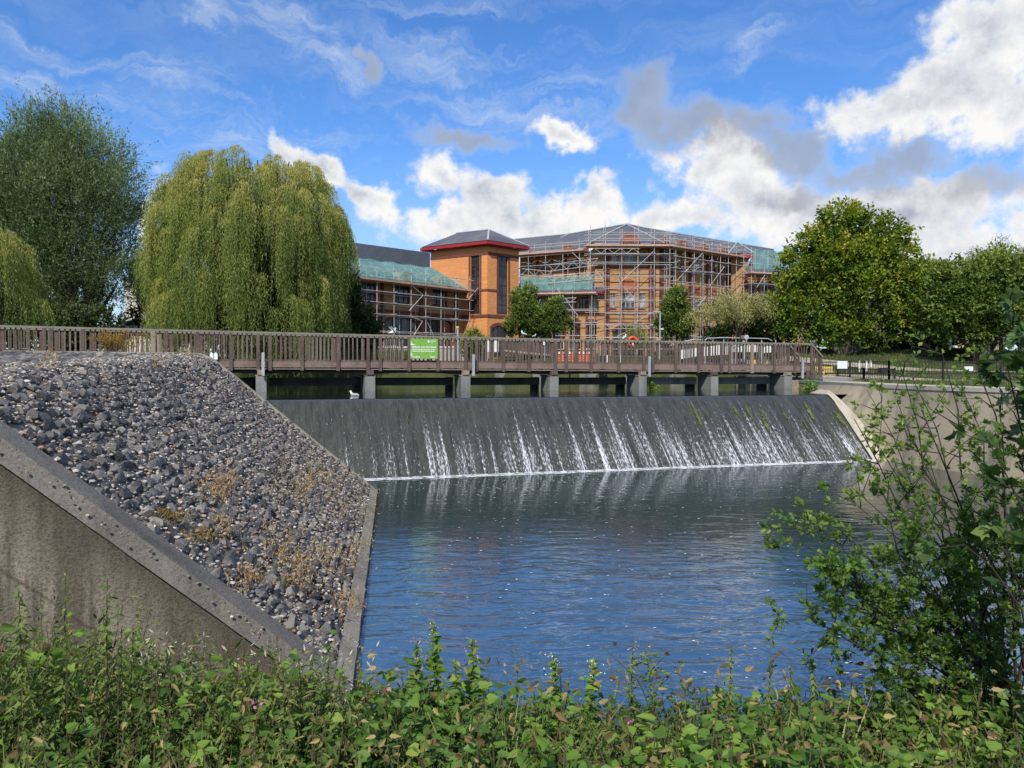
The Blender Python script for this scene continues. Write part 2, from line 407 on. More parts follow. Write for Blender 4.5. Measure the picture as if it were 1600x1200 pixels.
# ------------------------------------------------------------------ water
def poly_obj(name, pts, z, mt, **k):
    me = bpy.data.meshes.new(name); me.from_pydata([(p[0], p[1], z) for p in pts], [], [tuple(range(len(pts)))]); me.update()
    o = link(name, me, mt); tag(o, **k); return o
def pool_mat(name, base, amp, sc, rough=.02, spec=.5, near=0.):
    def fn(t, b):
        p = t.pos(); s1 = t.scale(p, (1, 1.9, 1))
        r = t.new('ShaderNodeMapping'); t.con(p, r.inputs[0]); r.inputs['Rotation'].default_value = (0, 0, .5); r.inputs['Scale'].default_value = (1, 2.4, 1)
        n1 = t.noise(r.outputs[0], sc, 2, .5, .6); n2 = t.noise(s1, sc*3.2, 3, .55, .4); n3 = t.noise(s1, sc*.33, 2, .5)
        patch = t.rng(t.noise(t.scale(p, (1, 1.6, 1)), .16, 2, .5), .36, .62, .35, 1)
        h = t.math('ADD', t.math('MULTIPLY', n1, .7), t.math('MULTIPLY', t.math('MULTIPLY', n2, .30), patch))
        h = t.math('ADD', h, t.math('MULTIPLY', n3, .8))
        sy = t.new('ShaderNodeSeparateXYZ'); t.con(p, sy.inputs[0]); sw = t.new('ShaderNodeMapping'); t.con(p, sw.inputs[0]); sw.inputs['Rotation'].default_value = (0, 0, -.35); sw.inputs['Scale'].default_value = (.8, 2.0, 1)
        n4 = t.noise(sw.outputs[0], 1.35, 3, .45, 1.2); h = t.math('ADD', h, t.math('MULTIPLY', n4, t.rng(sy.outputs[1], 15.5, 8.5, 0, 3.2, smooth=True)))
        t.con(t.bump(h, 1, amp), b.inputs['Normal'])
        m_ = t.noise(p, .35, 3, .5); bc = t.mix(t.rng(m_, .35, .65), base, tuple(x*1.5 for x in base)); bc = t.mix(t.rng(sy.outputs[1], 16, 8.5, 0, near, smooth=True), bc, (.035,.085,.155)); t.con(bc, b.inputs['Base Color'])  # nearer water tinted blue in its base colour, imitating stronger sky reflection
        b.inputs['IOR'].default_value = 1.75
    return mat(name, fn, rough=rough, spec=spec)
lowpts = [(-30,-2.0),(60,-2.0),(60,30),tuple((CR+Vector((2.5,.8,0)))[:2]),tuple((CL-wd*4)[:2]),(-14,17.5),(-5.4,17.2),(-4.4,6.5),(-6,2)]
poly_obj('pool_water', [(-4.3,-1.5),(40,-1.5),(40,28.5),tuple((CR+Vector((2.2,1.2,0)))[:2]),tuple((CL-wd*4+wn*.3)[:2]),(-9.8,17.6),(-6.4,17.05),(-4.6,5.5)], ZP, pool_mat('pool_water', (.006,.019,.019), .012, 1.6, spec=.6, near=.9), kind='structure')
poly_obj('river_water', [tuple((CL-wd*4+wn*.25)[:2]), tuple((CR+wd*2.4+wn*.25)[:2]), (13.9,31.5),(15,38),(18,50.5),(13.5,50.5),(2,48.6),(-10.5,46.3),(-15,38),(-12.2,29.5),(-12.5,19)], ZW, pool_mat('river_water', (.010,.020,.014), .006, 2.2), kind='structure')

# ------------------------------------------------------------------ weir
def weir_pt(s, t):
    c = CL + (CR-CL)*s; f = FL0 + (FR-FL0)*s
    e = .10; g = (t-e*(1-math.exp(-t/e)))/(1-e*(1-math.exp(-1/e)))
    p = c.lerp(f, t); p.z = ZW + (ZP-.12-ZW)*g; return p
def weir_mesh(name, ns, nt, off, s0, s1, rib):
    V = []; U = []; T = []
    for j in range(nt+1):
        for i in range(ns+1):
            s = s0+(s1-s0)*i/ns; t = j/nt; p = weir_pt(s, t); u = s*20.5
            b = rib*t*(mnoise.noise((u*2.2, t*1.2, 0)) + .5*mnoise.noise((u*7, t*2, 3)))
            p = p + Vector((wd.y*0-wn.x, -wn.y, .75))*(off+b); V.append(p); U.append(u); T.append(t)
    w = ns+1; Fq = np.array([[j*w+i, (j+1)*w+i, (j+1)*w+i+1, j*w+i+1] for j in range(nt) for i in range(ns)])
    return np_mesh(name, np.array(V), Fq.ravel(), np.full(len(Fq), 4), {'wu': ('POINT', U), 'wt': ('POINT', T)})
def wvec(t, su, st):
    c = t.new('ShaderNodeCombineXYZ'); t.con(t.math('MULTIPLY', t.attr('wu'), su), c.inputs[0]); t.con(t.math('MULTIPLY', t.attr('wt'), st), c.inputs[1]); return c.outputs[0]
def wet_face(t, b):
    wt = t.attr('wt'); n = t.noise(wvec(t, 5, 2.2), 1, 5, .65); n2 = t.noise(wvec(t, 16, 9), 1, 4, .7)
    c = t.mix(t.rng(n, .3, .7), (.016, .020, .015), (.060, .064, .050))
    c = t.mix(t.rng(n2, .45, .75, 0, .7), c, (.085, .090, .075))
    c = t.mix(t.rng(wt, .0, .10, .75, 0), c, (.03, .035, .055))
    t.con(c, b.inputs['Base Color']); t.con(t.bump(n2, .7, .05), b.inputs['Normal'])
def streaks(t, b):
    wt = t.attr('wt')
    big = t.noise(wvec(t, .34, .12), 1, 2, .5); mid = t.noise(wvec(t, 2.4, .30), 1, 4, .6, .2); fine = t.noise(wvec(t, 12, .8), 1, 3, .6, .15)
    spk = t.noise(wvec(t, 30, 24), 1, 3, .7)
    dens = t.math('ADD', t.math('MULTIPLY', t.math('SUBTRACT', big, .5), .55), t.math('MULTIPLY', t.math('SUBTRACT', mid, .5), 1.3))
    dens = t.math('ADD', dens, t.math('MULTIPLY', t.math('SUBTRACT', fine, .5), 1.6))
    right = t.rng(t.attr('wu'), 1, 9, -.26, .04)
    grow = t.math('ADD', t.rng(wt, .0, .75, -.50, .16), right)
    v = t.math('ADD', dens, grow); v = t.math('ADD', v, t.math('MULTIPLY', t.math('SUBTRACT', spk, .5), 2.1))
    a = t.rng(v, .06, .72, 0, .80, smooth=True)
    flk = t.noise(wvec(t, 34, 26), 1, 2, .6); dots = t.math('MULTIPLY', t.rng(flk, .68, .76, 0, .6), t.rng(wt, .02, .3, 0, 1))
    a = t.math('MAXIMUM', a, dots)
    b.inputs['Base Color'].default_value = (.80, .84, .88, 1); t.con(a, b.inputs['Alpha'])
    t.con(t.bump(spk, .8, .04), b.inputs['Normal'])
weir = empty('weir', CL.lerp(CR, .5), 'wide sloping concrete weir between stone embankment and pale wall', 'weir')
link('weir_face', weir_mesh('weir_face', 260, 40, 0, -.22, 1, .03), mat('wet_concrete', wet_face, rough=.28, spec=.45), weir, True)
link('falling_water', weir_mesh('falling_water', 320, 60, .03, -.22, .995, .06), mat('white_water', streaks, rough=.35, spec=.3), weir, True)
def foam_strip():
    V = []; n = 500
    for i in range(n+1):
        s = -.1+1.1*i/n; f = FL + (FR-FL)*s; a = .15+.05*mnoise.noise((s*60, 0, 0)); b_ = .13+.12*mnoise.noise((s*45, 4, 0))+.06*mnoise.noise((s*200, 1, 0))
        V += [(f+wn*a*.5+Vector((0,0,.05))), f-wn*.04+Vector((0,0,.03)), f-wn*(b_*.8+.05)+Vector((0,0,.012))]
    Fq = [(3*i+k, 3*i+k+1, 3*i+k+4, 3*i+k+3) for i in range(n) for k in (0, 1)]
    me = bpy.data.meshes.new('foam'); me.from_pydata([tuple(v) for v in V], [], Fq)
    def fn(t, b):
        p = t.pos(); t.con(t.bump(t.noise(p, 20, 4), 1, .06), b.inputs['Normal']); t.con(t.rng(t.noise(p, 7, 6, .75), .38, .58, .1, .95), b.inputs['Alpha'])
        b.inputs['Base Color'].default_value = (.78, .82, .84, 1)
    return link('foam_line', me, mat('foam', fn, rough=.5), weir, True)
foam_strip()
def algae():
    mt = noisy('algae', (.07,.10,.02), (.15,.19,.05), 6, .8, .6, 25)
    for (px, py, w, h) in [(636,655,3,10),(1088,652,6,22),(1150,645,6,10),(1167,642,5,14),(1192,650,6,10),(1197,668,5,12),(1227,652,4,10),(1258,665,5,10),(1263,645,8,16),(1310,655,10,14),(1105,650,3,6)]:
        # pin the patch to the weir face: find s,t by search
        best = min(((s/200, t/40) for s in range(0, 201) for t in range(1, 36)), key=lambda q: (lambda v: (v[0]-px)**2+(v[1]-py)**2)(proj(weir_pt(*q))))
        c = weir_pt(*best); c2 = weir_pt(best[0], min(1, best[1]+.05)); dn = (c2-c).normalized(); nn = wd.cross(dn).normalized()
        if nn.z < 0: nn = -nn
        k = c.y/F; mb = MB(); N = 34; vs = [c+nn*.09]; 
        for i in range(N):
            a = 2*math.pi*i/N; rr = 1+.6*R.uniform(-1, .6); vs.append(c+nn*.05 + wd*(math.cos(a)*w*.42*k*rr) + dn*(math.sin(a)*h*k*rr*1.2))
        mb.add(vs, [(0, 1+i, 1+(i+1) % N) for i in range(N)]); mb.build('algae_patch', mt, weir)
def proj(p):
    w = p.dot(_f); return (800+F*p.dot(_r)/w, 600-F*p.dot(_u)/w)
algae()
def flecks():
    N = 1500; P = []; S = []
    for _ in range(N):
        q = R.random()
        if q < .45: c = FL.lerp(FR, R.random()); p = (c.x+R.gauss(0, .8), c.y - abs(R.gauss(0, 2.2))-.3)
        else: p = (R.uniform(-1.2, 9), R.uniform(6.5, 20))
        P.append(p); S.append(R.choice([.004, .005, .006, .009, .013])*(.7+p[1]*.045))
    V = []; L = []
    for (x, y), s in zip(P, S):
        if x < -3.0+ (18-y)*.15: continue
        n = len(V); a0 = R.random()*3; e = R.uniform(.5, 1.1)
        for k in range(5): a = a0+k*1.257; V.append((x+math.cos(a)*s*1.3, y+math.sin(a)*s*e, ZP+.006))
        L += list(range(n, n+5))
    me = np_mesh('foam_flecks', V, L, np.full(len(L)//5, 5))
    tag(link('foam_flecks', me, mat('fleck', None, (.75,.78,.8), .6)), 'scattered white foam flecks drifting on the dark pool', 'foam', kind='stuff')
flecks()

# ------------------------------------------------------------------ concrete
def concrete(name, c1, c2, stain, sy=.35, rough=.9):
    def fn(t, b):
        p = t.pos(); n = t.noise(p, .8, 6, .62); c = t.mix(t.rng(n, .32, .68), c1, c2)
        st = t.noise(t.scale(p, (1.1, 1.1, sy*.5)), 1.3, 5, .6); c = t.mix(t.rng(st, .50, .68, 0, .85), c, stain)
        g = t.noise(p, 38, 4, .75); c = t.mix(t.rng(g, .46, .72, 0, .75), c, tuple(x*.35 for x in c1))
        g2 = t.noise(p, 60, 2, .6); c = t.mix(t.rng(g2, .64, .72, 0, .6), c, tuple(min(.7, x*1.8) for x in c2))
        t.con(c, b.inputs['Base Color']); t.con(t.bump(g, .8, .012), b.inputs['Normal'])
    return mat(name, fn, rough=rough, spec=.2)
M_wall = concrete('pale_concrete', (.37,.31,.22), (.47,.40,.29), (.16,.14,.105))
M_dark = concrete('weathered_concrete', (.12,.105,.075), (.235,.205,.15), (.05,.043,.035), .9)
M_rim = concrete('rim_concrete', (.30,.26,.20), (.40,.36,.28), (.16,.14,.11), 1)
M_rimd = concrete('near_rim_concrete', (.14,.13,.115), (.24,.22,.19), (.07,.065,.055), .8)
M_cop = concrete('coping_concrete', (.42,.38,.30), (.52,.47,.38), (.3,.26,.2), 1)
M_pier = concrete('pier_concrete', (.17,.18,.17), (.27,.28,.26), (.08,.085,.07), .3)

# right wing wall: warped, battered into the weir's edge
def wing_wall():
    t = empty('wing_wall', (13, 27, ZP), 'tall pale stained concrete wall running downstream from the footbridge steps', 'wall')
    zt = -.53; B = [(13.2,36.5),(12.9,34.1),(12.0,30.6),(11.25,27.5),(12.0,24.9),(12.65,22.6),(13.6,20.4),(15.3,17.5),(18.8,14),(26,9)]
    zb = [-1.4,-1.4,-1.4,-1.6,-3.3,-3.3,-3.3,-3.3,-3.3,-3.3]
    def cat(P, k, f):
        a, b, c, d = [P[max(0, min(len(P)-1, k+i))] for i in (-1, 0, 1, 2)]
        return tuple(.5*((2*b[i]) + (-a[i]+c[i])*f + (2*a[i]-5*b[i]+4*c[i]-d[i])*f*f + (-a[i]+3*b[i]-3*c[i]+d[i])*f**3) for i in range(len(a)))
    rows = []; n = 8
    for k in range(len(RT)-1):
        for j in range(n):
            f = j/n; T = cat(RT, k, f); Bq = cat(B, k, f); z = zb[k]+(zb[k+1]-zb[k])*f; rows.append((T, Bq, z))
    V = []; nv = 10
    for T, Bq, z in rows:
        for i in range(nv+1):
            g = i/nv; V.append((T[0]+(Bq[0]-T[0])*g**1.3, T[1]+(Bq[1]-T[1])*g**1.3, zt+(z-zt)*g))
    m_ = MB(); w = nv+1; m_.add(V, [(r*w+i, r*w+i+1, (r+1)*w+i+1, (r+1)*w+i) for r in range(len(rows)-1) for i in range(nv)])
    m_.build('wall_face', M_wall, t, True)
    c = MB(); V = []
    for k, (T, Bq, z) in enumerate(rows):
        T2 = rows[min(k+1, len(rows)-1)][0]; T0_ = rows[max(k-1, 0)][0]; d = Vector((T2[0]-T0_[0], T2[1]-T0_[1], 0)).normalized(); nn = Vector((-d.y, d.x, 0))
        if nn.x < 0: nn = -nn
        p = Vector((T[0], T[1], 0)); 
        for (o, z_) in ((-.035, zt-.10), (-.035, zt+.02), (1.35, zt+.02), (1.35, zt-.4)): V.append(p+nn*o+Vector((0,0,z_)))
    c.add(V, [(r*4+i, r*4+i+1, (r+1)*4+i+1, (r+1)*4+i) for r in range(len(rows)-1) for i in range(3)])
    c.build('coping', M_cop, t)
    a = MB(); V = []       # smooth concrete apron between the weir's edge and the wall
    na = 24
    for g in (0, .12, .5, 1): V.append((CR+wn*.9+wd*.05+Vector((0,0,.03))).lerp(Vector((cat(B, 2, .15)[0]+.2, cat(B, 2, .15)[1], ZW+.12)), g))
    for i in range(na+1):
        f = i/na; e = weir_pt(1, f)+Vector((0,0,.04)); k = 2.85+f*1.25; kk = min(int(k), 8); q = cat(B, kk, k-kk); zz = e.z+.10+.34*math.sin(math.pi*min(1, f*1.05))-.16*f
        for g in (0, .12, .5, 1): p = e.lerp(Vector((q[0]+.12, q[1], zz)), g); V.append(p + (Vector((0,0,.07)) if g == .12 else Vector((0,0,0))))
    a.add(V, [(r*4+i, (r+1)*4+i, (r+1)*4+i+1, r*4+i+1) for r in range(na+1) for i in range(3)]); a.build('apron', M_cop, t, True)
    # block filling the upstream end beside the bridge
    b = MB(); b.box((14.1, 36.6, -.87), (2.6, 2.4, .7)); b.build('end_block', M_wall, t)
wing_wall()

# left embankment
def emb_z(q, s):
    zt = -.17+.39*s                      # s: 1 at the far end, 0 near
    a = -2.9+.86*q; b = zt+.004*q; k = .22
    h = max(k-abs(a-b), 0)/k; return min(a, b)-h*h*k*.25
def emb(s, q, off=0):
    p = T1.lerp(T0, s)+gd*q; p.z = emb_z(q, s)+off; return p
def embankment():
    t = empty('stone_embankment', T0, 'grey stone pitched embankment with concrete edges left of the weir', 'embankment')
    mb = MB(); ns, nq = 60, 50; V = [emb(i/ns, .0+9.5*(j/nq)**1.3, -.012) for i in range(ns+1) for j in range(nq+1)]; w = nq+1
    mb.add(V, [(i*w+j, i*w+j+1, (i+1)*w+j+1, (i+1)*w+j) for i in range(ns) for j in range(nq)])
    def bed(t_, b):
        p = t_.pos(); n = t_.noise(p, 14, 5, .7); c = t_.ramp(n, [(.3, (.09,.08,.065)), (.48, (.27,.235,.19)), (.62, (.42,.37,.31)), (.75, (.60,.56,.50))])
        o = t_.noise(p, 2.1, 4, .6); c = t_.mix(t_.rng(o, .6, .72, 0, .6), c, (.22,.10,.03)); t_.con(c, b.inputs['Base Color']); t_.con(t_.bump(n, 1, .03), b.inputs['Normal'])
    mb.build('mortar_bed', mat('mortar_bed', bed, rough=.95), t, True)
    # stones
    ico = []; 
    import bmesh
    bm = bmesh.new(); bmesh.ops.create_icosphere(bm, subdivisions=1, radius=1); iv = np.array([v.co[:] for v in bm.verts]); bm.verts.ensure_lookup_table(); ifc = np.array([[v.index for v in f.verts] for f in bm.faces]); bm.free()
    # angular blocks: a box with clipped corners, hulled once per variant
    base = []; ico_k = None
    for vv in range(14):
        bm = bmesh.new(); pts_ = [(sx*R.uniform(.55, 1.05), sy*R.uniform(.5, 1.05), sz_*R.uniform(.45, 1.1)) for sx in (-1, 1) for sy in (-1, 1) for sz_ in (-1, 1)]+[(R.uniform(-.5,.5), R.uniform(-1,1)*.8, R.uniform(1.0,1.5)), (R.choice((-1,1))*R.uniform(1,1.35), R.uniform(-.4,.4), R.uniform(-.3,.6)), (R.uniform(-.6,.6), R.choice((-1,1))*1.2, .4)]
        vs_ = [bm.verts.new(p) for p in pts_]; bmesh.ops.convex_hull(bm, input=vs_); bmesh.ops.delete(bm, geom=[v for v in bm.verts if not v.link_faces], context='VERTS'); bmesh.ops.triangulate(bm, faces=bm.faces[:]); bm.verts.index_update()
        base.append((np.array([v.co[:] for v in bm.verts]), np.array([[v.index for v in f.verts] for f in bm.faces]))); bm.free()
    Ltoe = (T0-T1).length; V = []; FL_ = []; off_ = 0; SHD = []; cnt = 0; td = (T0-T1).normalized()
    q = .22
    while q < 8.5:
        dq = R.uniform(.082, .112) if q < 4 else .16; s = .02+R.random()*.01
        while s < .985:
            L = R.uniform(.07, .20)*(1 if q < 4 else 1.3); s += L/2/Ltoe
            qq = q+R.uniform(-.014, .014)
            qc = .30 if s < .5 else .22
            e = emb(s, qq); e2 = emb(s, qq+.05); up = (e2-e).normalized(); nn = td.cross(up)
            if nn.z < 0: nn = -nn
            sz = np.array([L*.50, dq*R.uniform(.40, .60), R.uniform(.022, .052)])
            bv, bf = R.choice(base); j = bv*(1+NR.normal(size=bv.shape)*.10)
            a = R.gauss(0, .22); tilt = R.uniform(-.1, .55)
            x_ = td*math.cos(a)+up*math.sin(a); y_ = up*math.cos(a)-td*math.sin(a); y2 = y_*math.cos(tilt)+nn*math.sin(tilt); z2 = nn*math.cos(tilt)-y_*math.sin(tilt)
            Mx = np.array([x_, y2, z2]); pv = (j*sz)@Mx + np.array(e+nn*R.uniform(-.012, .022))
            if R.random() > .13: V.append(pv); FL_.append(bf+off_); off_ += len(pv); SHD += [R.random()]*len(bf)
            s += L/2/Ltoe+R.uniform(.0, .03)/Ltoe
        q += dq+.004
    N = len(V); print('stones', N); k = len(iv)
    FA = np.concatenate(FL_); me = np_mesh('stone_pitching', np.concatenate(V), FA.ravel(), np.full(len(FA), 3), {'shade': ('FACE', SHD)})
    def st(t_, b):
        p = t_.pos(); a = t_.attr('shade'); c = t_.ramp(a, [(0, (.062,.060,.060)), (.4, (.125,.120,.117)), (.75, (.20,.19,.175)), (.93, (.23,.21,.18)), (1, (.34,.31,.27))])
        n = t_.noise(p, 9, 5, .65); c = t_.mix(t_.rng(n, .55, .75, 0, .6), c, (.27,.25,.22)); n2 = t_.noise(p, 45, 4, .7); c = t_.mix(t_.rng(n2, .5, .75, 0, .6), c, (.045,.045,.05))
        t_.con(c, b.inputs['Base Color']); t_.con(t_.bump(n2, .7, .012), b.inputs['Normal'])
    link('stone_pitching', me, mat('slate_stone', st, rough=.85, spec=.25), t)
    # small pale rubble in the joints
    V = []; SH = []; N = 15000
    for _ in range(N):
        s = R.uniform(.02, .98); q = R.uniform(.1, 4.3); e = emb(s, q, .01); r = R.choice([.008, .011, .015, .022]); j = iv*(1+NR.normal(size=iv.shape)*.25)*r*np.array([1.3, 1, .7]); a = R.random()*6
        Rz = np.array([[math.cos(a), math.sin(a), 0], [-math.sin(a), math.cos(a), 0], [0, 0, 1]]); V.append(j@Rz+np.array(e)+np.array([0,0,R.uniform(0, .05)])); SH.append(R.random())
    Lp = (ifc[None]+(np.arange(N)*k)[:, None, None]).reshape(-1)
    me = np_mesh('rubble', np.concatenate(V), Lp, np.full(N*len(ifc), 3), {'shade': ('FACE', np.repeat(SH, len(ifc)))})
    def rb(t_, b): t_.con(t_.ramp(t_.attr('shade'), [(0, (.12,.11,.10)), (.45, (.30,.27,.23)), (.8, (.5,.46,.4)), (.9, (.30,.13,.05)), (1, (.6,.57,.52))]), b.inputs['Base Color'])
    tag(link('rubble', me, mat('pale_rubble', rb, rough=.9), t), kind='stuff')
    # edges
    def strip(name, fpt, n, wdt, side, h, mt, drop):
        m_ = MB(); V = []
        for i in range(n+1):
            p, sd_ = fpt(i/n); jj = .012*mnoise.noise((i*.9, wdt, 0))
            V += [p-sd_*(.0+jj)-Vector((0,0,drop)), p-sd_*(.0+jj)+Vector((0,0,h)), p+sd_*wdt+Vector((0,0,h+jj)), p+sd_*wdt-Vector((0,0,.15))]
        m_.add(V, [(i*4+k_, i*4+k_+1, (i+1)*4+k_+1, (i+1)*4+k_) for i in range(n) for k_ in range(3)]); return m_.build(name, mt, t)
    up3 = Vector((gd.x*.76, gd.y*.76, .65))
    strip('toe_edge', lambda f: (emb(f*1.0, 0, .02), up3), 60, .20, 1, .05, M_rim, .6)
    qf = lambda f: 9.5*f**1.4
    strip('far_edge', lambda f: (emb(1, qf(f), .0)+td*.02, -td), 80, .16, 1, .07, M_rim, 3.2)
    strip('near_edge', lambda f: (emb(0, qf(f), .0)-td*.10, td), 80, .30, 1, .05, M_rimd, .16)
    # near end wall, rough board-marked face
    m_ = MB(); V = []; n = 60; nz = 24
    for i in range(n+1):
        p = emb(0, qf(i/n))-td*.03
        for j in range(nz+1):
            z = p.z-.10+(-3.4-(p.z-.10))*j/nz; V.append((p.x+.01*mnoise.noise((p.x*3, z*3, 0)), p.y+.02*mnoise.noise((p.x*2, z*2, 5)), z))
    w = nz+1; m_.add(V, [(i*w+j, i*w+j+1, (i+1)*w+j+1, (i+1)*w+j) for i in range(n) for j in range(nz)]); ew = m_.build('end_wall', None, t, True)
    dv = [0.0]*((n+1)*w)
    for i in range(n+1):
        for j in range(w): dv[i*w+j] = (V[i*w][2]-V[i*w+j][2])
    at_ = ew.data.attributes.new('below', 'FLOAT', 'POINT'); at_.data.foreach_set('value', dv)
    def ewf(t_, b):
        p = t_.pos(); bl = t_.attr('below'); n1 = t_.noise(p, .9, 6, .62); n2 = t_.noise(t_.scale(p, (3.2, 3.2, .35)), 1.2, 6, .65); g = t_.noise(p, 42, 5, .8); g3 = t_.noise(p, 110, 3, .7)
        c = t_.mix(t_.rng(n1, .3, .7), (.27,.24,.18), (.44,.395,.30)); c = t_.mix(t_.rng(n2, .42, .56, 0, .8), c, (.10,.088,.062))
        d = t_.math('ADD', bl, t_.math('MULTIPLY', t_.math('SUBTRACT', n2, .5), 1.6)); c = t_.mix(t_.rng(d, .70, .05, 0, .75), c, (.075,.066,.05))
        w1 = t_.math('ADD', bl, t_.math('MULTIPLY', t_.math('SUBTRACT', n1, .5), .12)); ln = t_.math('ABSOLUTE', t_.math('SUBTRACT', w1, .93)); c = t_.mix(t_.rng(ln, .0, .03, .55, 0), c, (.05,.042,.03))
        c = t_.mix(t_.rng(g, .45, .66, 0, .85), c, (.05,.043,.033)); c = t_.mix(t_.rng(g3, .58, .70, 0, .6), c, (.42,.38,.30))
        wh = t_.vor(p, 1.6); c = t_.mix(t_.rng(wh, .035, .05, .9, 0), c, (.55,.53,.47))
        t_.con(c, b.inputs['Base Color']); t_.con(t_.bump(t_.math('ADD', g, t_.math('MULTIPLY', g3, .5)), 1, .02), b.inputs['Normal'])
    ew.data.materials.clear(); ew.data.materials.append(mat('board_marked_concrete', ewf, rough=.95, spec=.15))
    # broken aggregate along the lip of the near edge
    V = []; SH = []; N2 = 150
    for _ in range(N2):
        q_ = .02+4.2*R.random()**1.0; p = emb(0, q_, 0)-td*(.115+R.gauss(0,.02))+Vector((0,0,R.uniform(-.09, .05))); 
        r = R.choice([.004, .006, .008, .012]); j = iv*(1+NR.normal(size=iv.shape)*.25)*r*np.array([1.2, 1, .9]); V.append(j+np.array(p)); SH.append(R.random()**1.3)
    Lp = (ifc[None]+(np.arange(N2)*k)[:, None, None]).reshape(-1)
    me = np_mesh('edge_aggregate', np.concatenate(V), Lp, np.full(N2*len(ifc), 3), {'shade': ('FACE', np.repeat(SH, len(ifc)))})
    tag(link('edge_aggregate', me, mat('aggregate', lambda t_, b: t_.con(t_.ramp(t_.attr('shade'), [(0, (.12,.105,.08)), (.5, (.20,.175,.135)), (.8, (.34,.30,.24)), (1, (.6,.57,.5))]), b.inputs['Base Color']), rough=.95), t), kind='stuff')
    # toe upstand above the water
    m_ = MB(); m_.add([T0+Vector((0,0,.05)), T1+Vector((0,0,.05)), T1-Vector((0,0,.9)), T0-Vector((0,0,.9))], [(0,1,2,3)]); m_.build('toe_wall', M_dark, t)
    # dry weeds and moss
    P, D = [], []
    for (px, py, r, n) in [(350,770,16,40),(340,790,14,30),(355,840,10,25),(480,770,28,110),(500,750,24,70),(430,860,24,50),(545,880,30,90),(470,900,20,50),(560,800,22,50),(540,960,18,40),(300,560,10,20),(250,575,10,15),(470,930,14,25),(380,930,10,20),(75,580,8,14)]:
        for _ in range(n):
            p = emb_hit(px+R.gauss(0, r), py+R.gauss(0, r*.6))
            if p: P.append(p); D.append((R.gauss(0, .5), R.gauss(0, .5), 1))
    Q, A, S, h = twigs(np.array(P), np.array(D), .22, 7, .05, jit=.5, spread=.7)
    tag(leaves('dry_weeds', Q, A, S, LANCE, leafmat('dry_weed', [(.20,.07,.02),(.34,.17,.06),(.42,.33,.16),(.20,.22,.07)], .2), t, h), 'dried orange and straw coloured weeds', kind='stuff')
    P = []; 
    for (px, py, r, n) in [(270,820,16,260),(318,850,20,320),(447,920,10,120),(400,915,8,60),(450,730,6,40),(250,815,8,60)]:
        for _ in range(n):
            p = emb_hit(px+R.gauss(0, r), py+R.gauss(0, r*.35))
            if p: P.append(p+Vector((0,0,.05)))
    P = np.array(P); A = NR.normal(size=P.shape)*.6; A[:, 2] += .8
    tag(leaves('moss', P, A, np.full(len(P), .035), LANCE, leafmat('moss', [(.16,.11,.02),(.26,.16,.03),(.20,.19,.04)], .1), t, NR.random(len(P))), 'ochre moss cushions', kind='stuff')
def emb_hit(px, py):
    d = ray(px, py); lo = None
    for i in range(400):
        t = .004+i*.00004*1.0
        p = d*t*1.0
        # solve in (s,q)
        r = p-T1; td = (T0-T1); a = td.x; b = gd.x; c = td.y; e = gd.y; det = a*e-b*c
        s = (r.x*e-b*r.y)/det; q = (a*r.y-r.x*c)/det
        if 0 < s < 1 and 0 < q < 9 and p.z < emb_z(q, s): return emb(s, q, .02)
    return None
embankment()
# ------------------------------------------------------------------ timber footbridge
def woodfn(c1, c2, c3):
    def fn(t, b):
        p = t.pos(); n = t.noise(t.scale(p, (1, 1, 1)), 1.6, 5, .65); c = t.mix(t.rng(n, .35, .65), c1, c2)
        g = t.noise(p, 22, 5, .7); c = t.mix(t.rng(g, .5, .72, 0, .7), c, c3); t.con(c, b.inputs['Base Color']); t.con(t.bump(g, .6, .01), b.inputs['Normal'])
    return fn
M_wood = mat('brown_timber', woodfn((.075,.052,.044), (.135,.098,.083), (.20,.175,.15)), rough=.85, spec=.2)
M_woodb = mat('greyed_timber', woodfn((.11,.085,.07), (.18,.15,.125), (.24,.215,.18)), rough=.85, spec=.2)
M_woodl = mat('pale_timber', woodfn((.24,.19,.16), (.31,.26,.21), (.13,.09,.07)), rough=.9, spec=.15)
M_rail = mat('silvered_timber', woodfn((.17,.155,.125), (.25,.23,.19), (.10,.105,.07)), rough=.9, spec=.15)
M_fas = mat('fascia_timber', woodfn((.14,.095,.08), (.22,.16,.135), (.30,.26,.21)), rough=.9, spec=.15)
M_blk = mat('dark_girder', woodfn((.020,.018,.016), (.045,.04,.035), (.07,.06,.05)), rough=.9, spec=.15)
M_galv = noisy('galvanised_steel', (.38,.42,.43), (.50,.54,.55), 3, .5, .1, 20, metal=.3)
BA, BB = (-9.2, 28.2), (12.6, 35.25)
bd = Vector((BB[0]-BA[0], BB[1]-BA[1], 0)).normalized(); bn = Vector((-bd.y, bd.x, 0))   # bn points upstream
def interp(x, T):
    if x <= T[0][0]: a, b = T[0], T[1]
    elif x >= T[-1][0]: a, b = T[-2], T[-1]
    else:
        for a, b in zip(T, T[1:]):
            if a[0] <= x <= b[0]: break
    return a[1]+(b[1]-a[1])*(x-a[0])/(b[0]-a[0])
RAILY = [(0,508),(400,518),(720,526),(900,530),(1270,536.5)]
FTOP = [(0,562.5),(400,564.5),(727,566.5),(1005,569.5),(1240,572)]
FBOT = [(0,575),(400,576),(727,577.5),(1005,579.5),(1240,581)]
def br(px, tab, off=0):
    y = interp(px, tab) if isinstance(tab, list) else tab
    p = aPl(px, y, BA, BB); return p + bn*off
def bz(px, tab): return br(px, tab).z
bridge = empty('footbridge', aPl(727, 577, BA, BB), 'long weathered timber footbridge with brown balustrades over the top of the weir', 'bridge')
xs_end = 1268
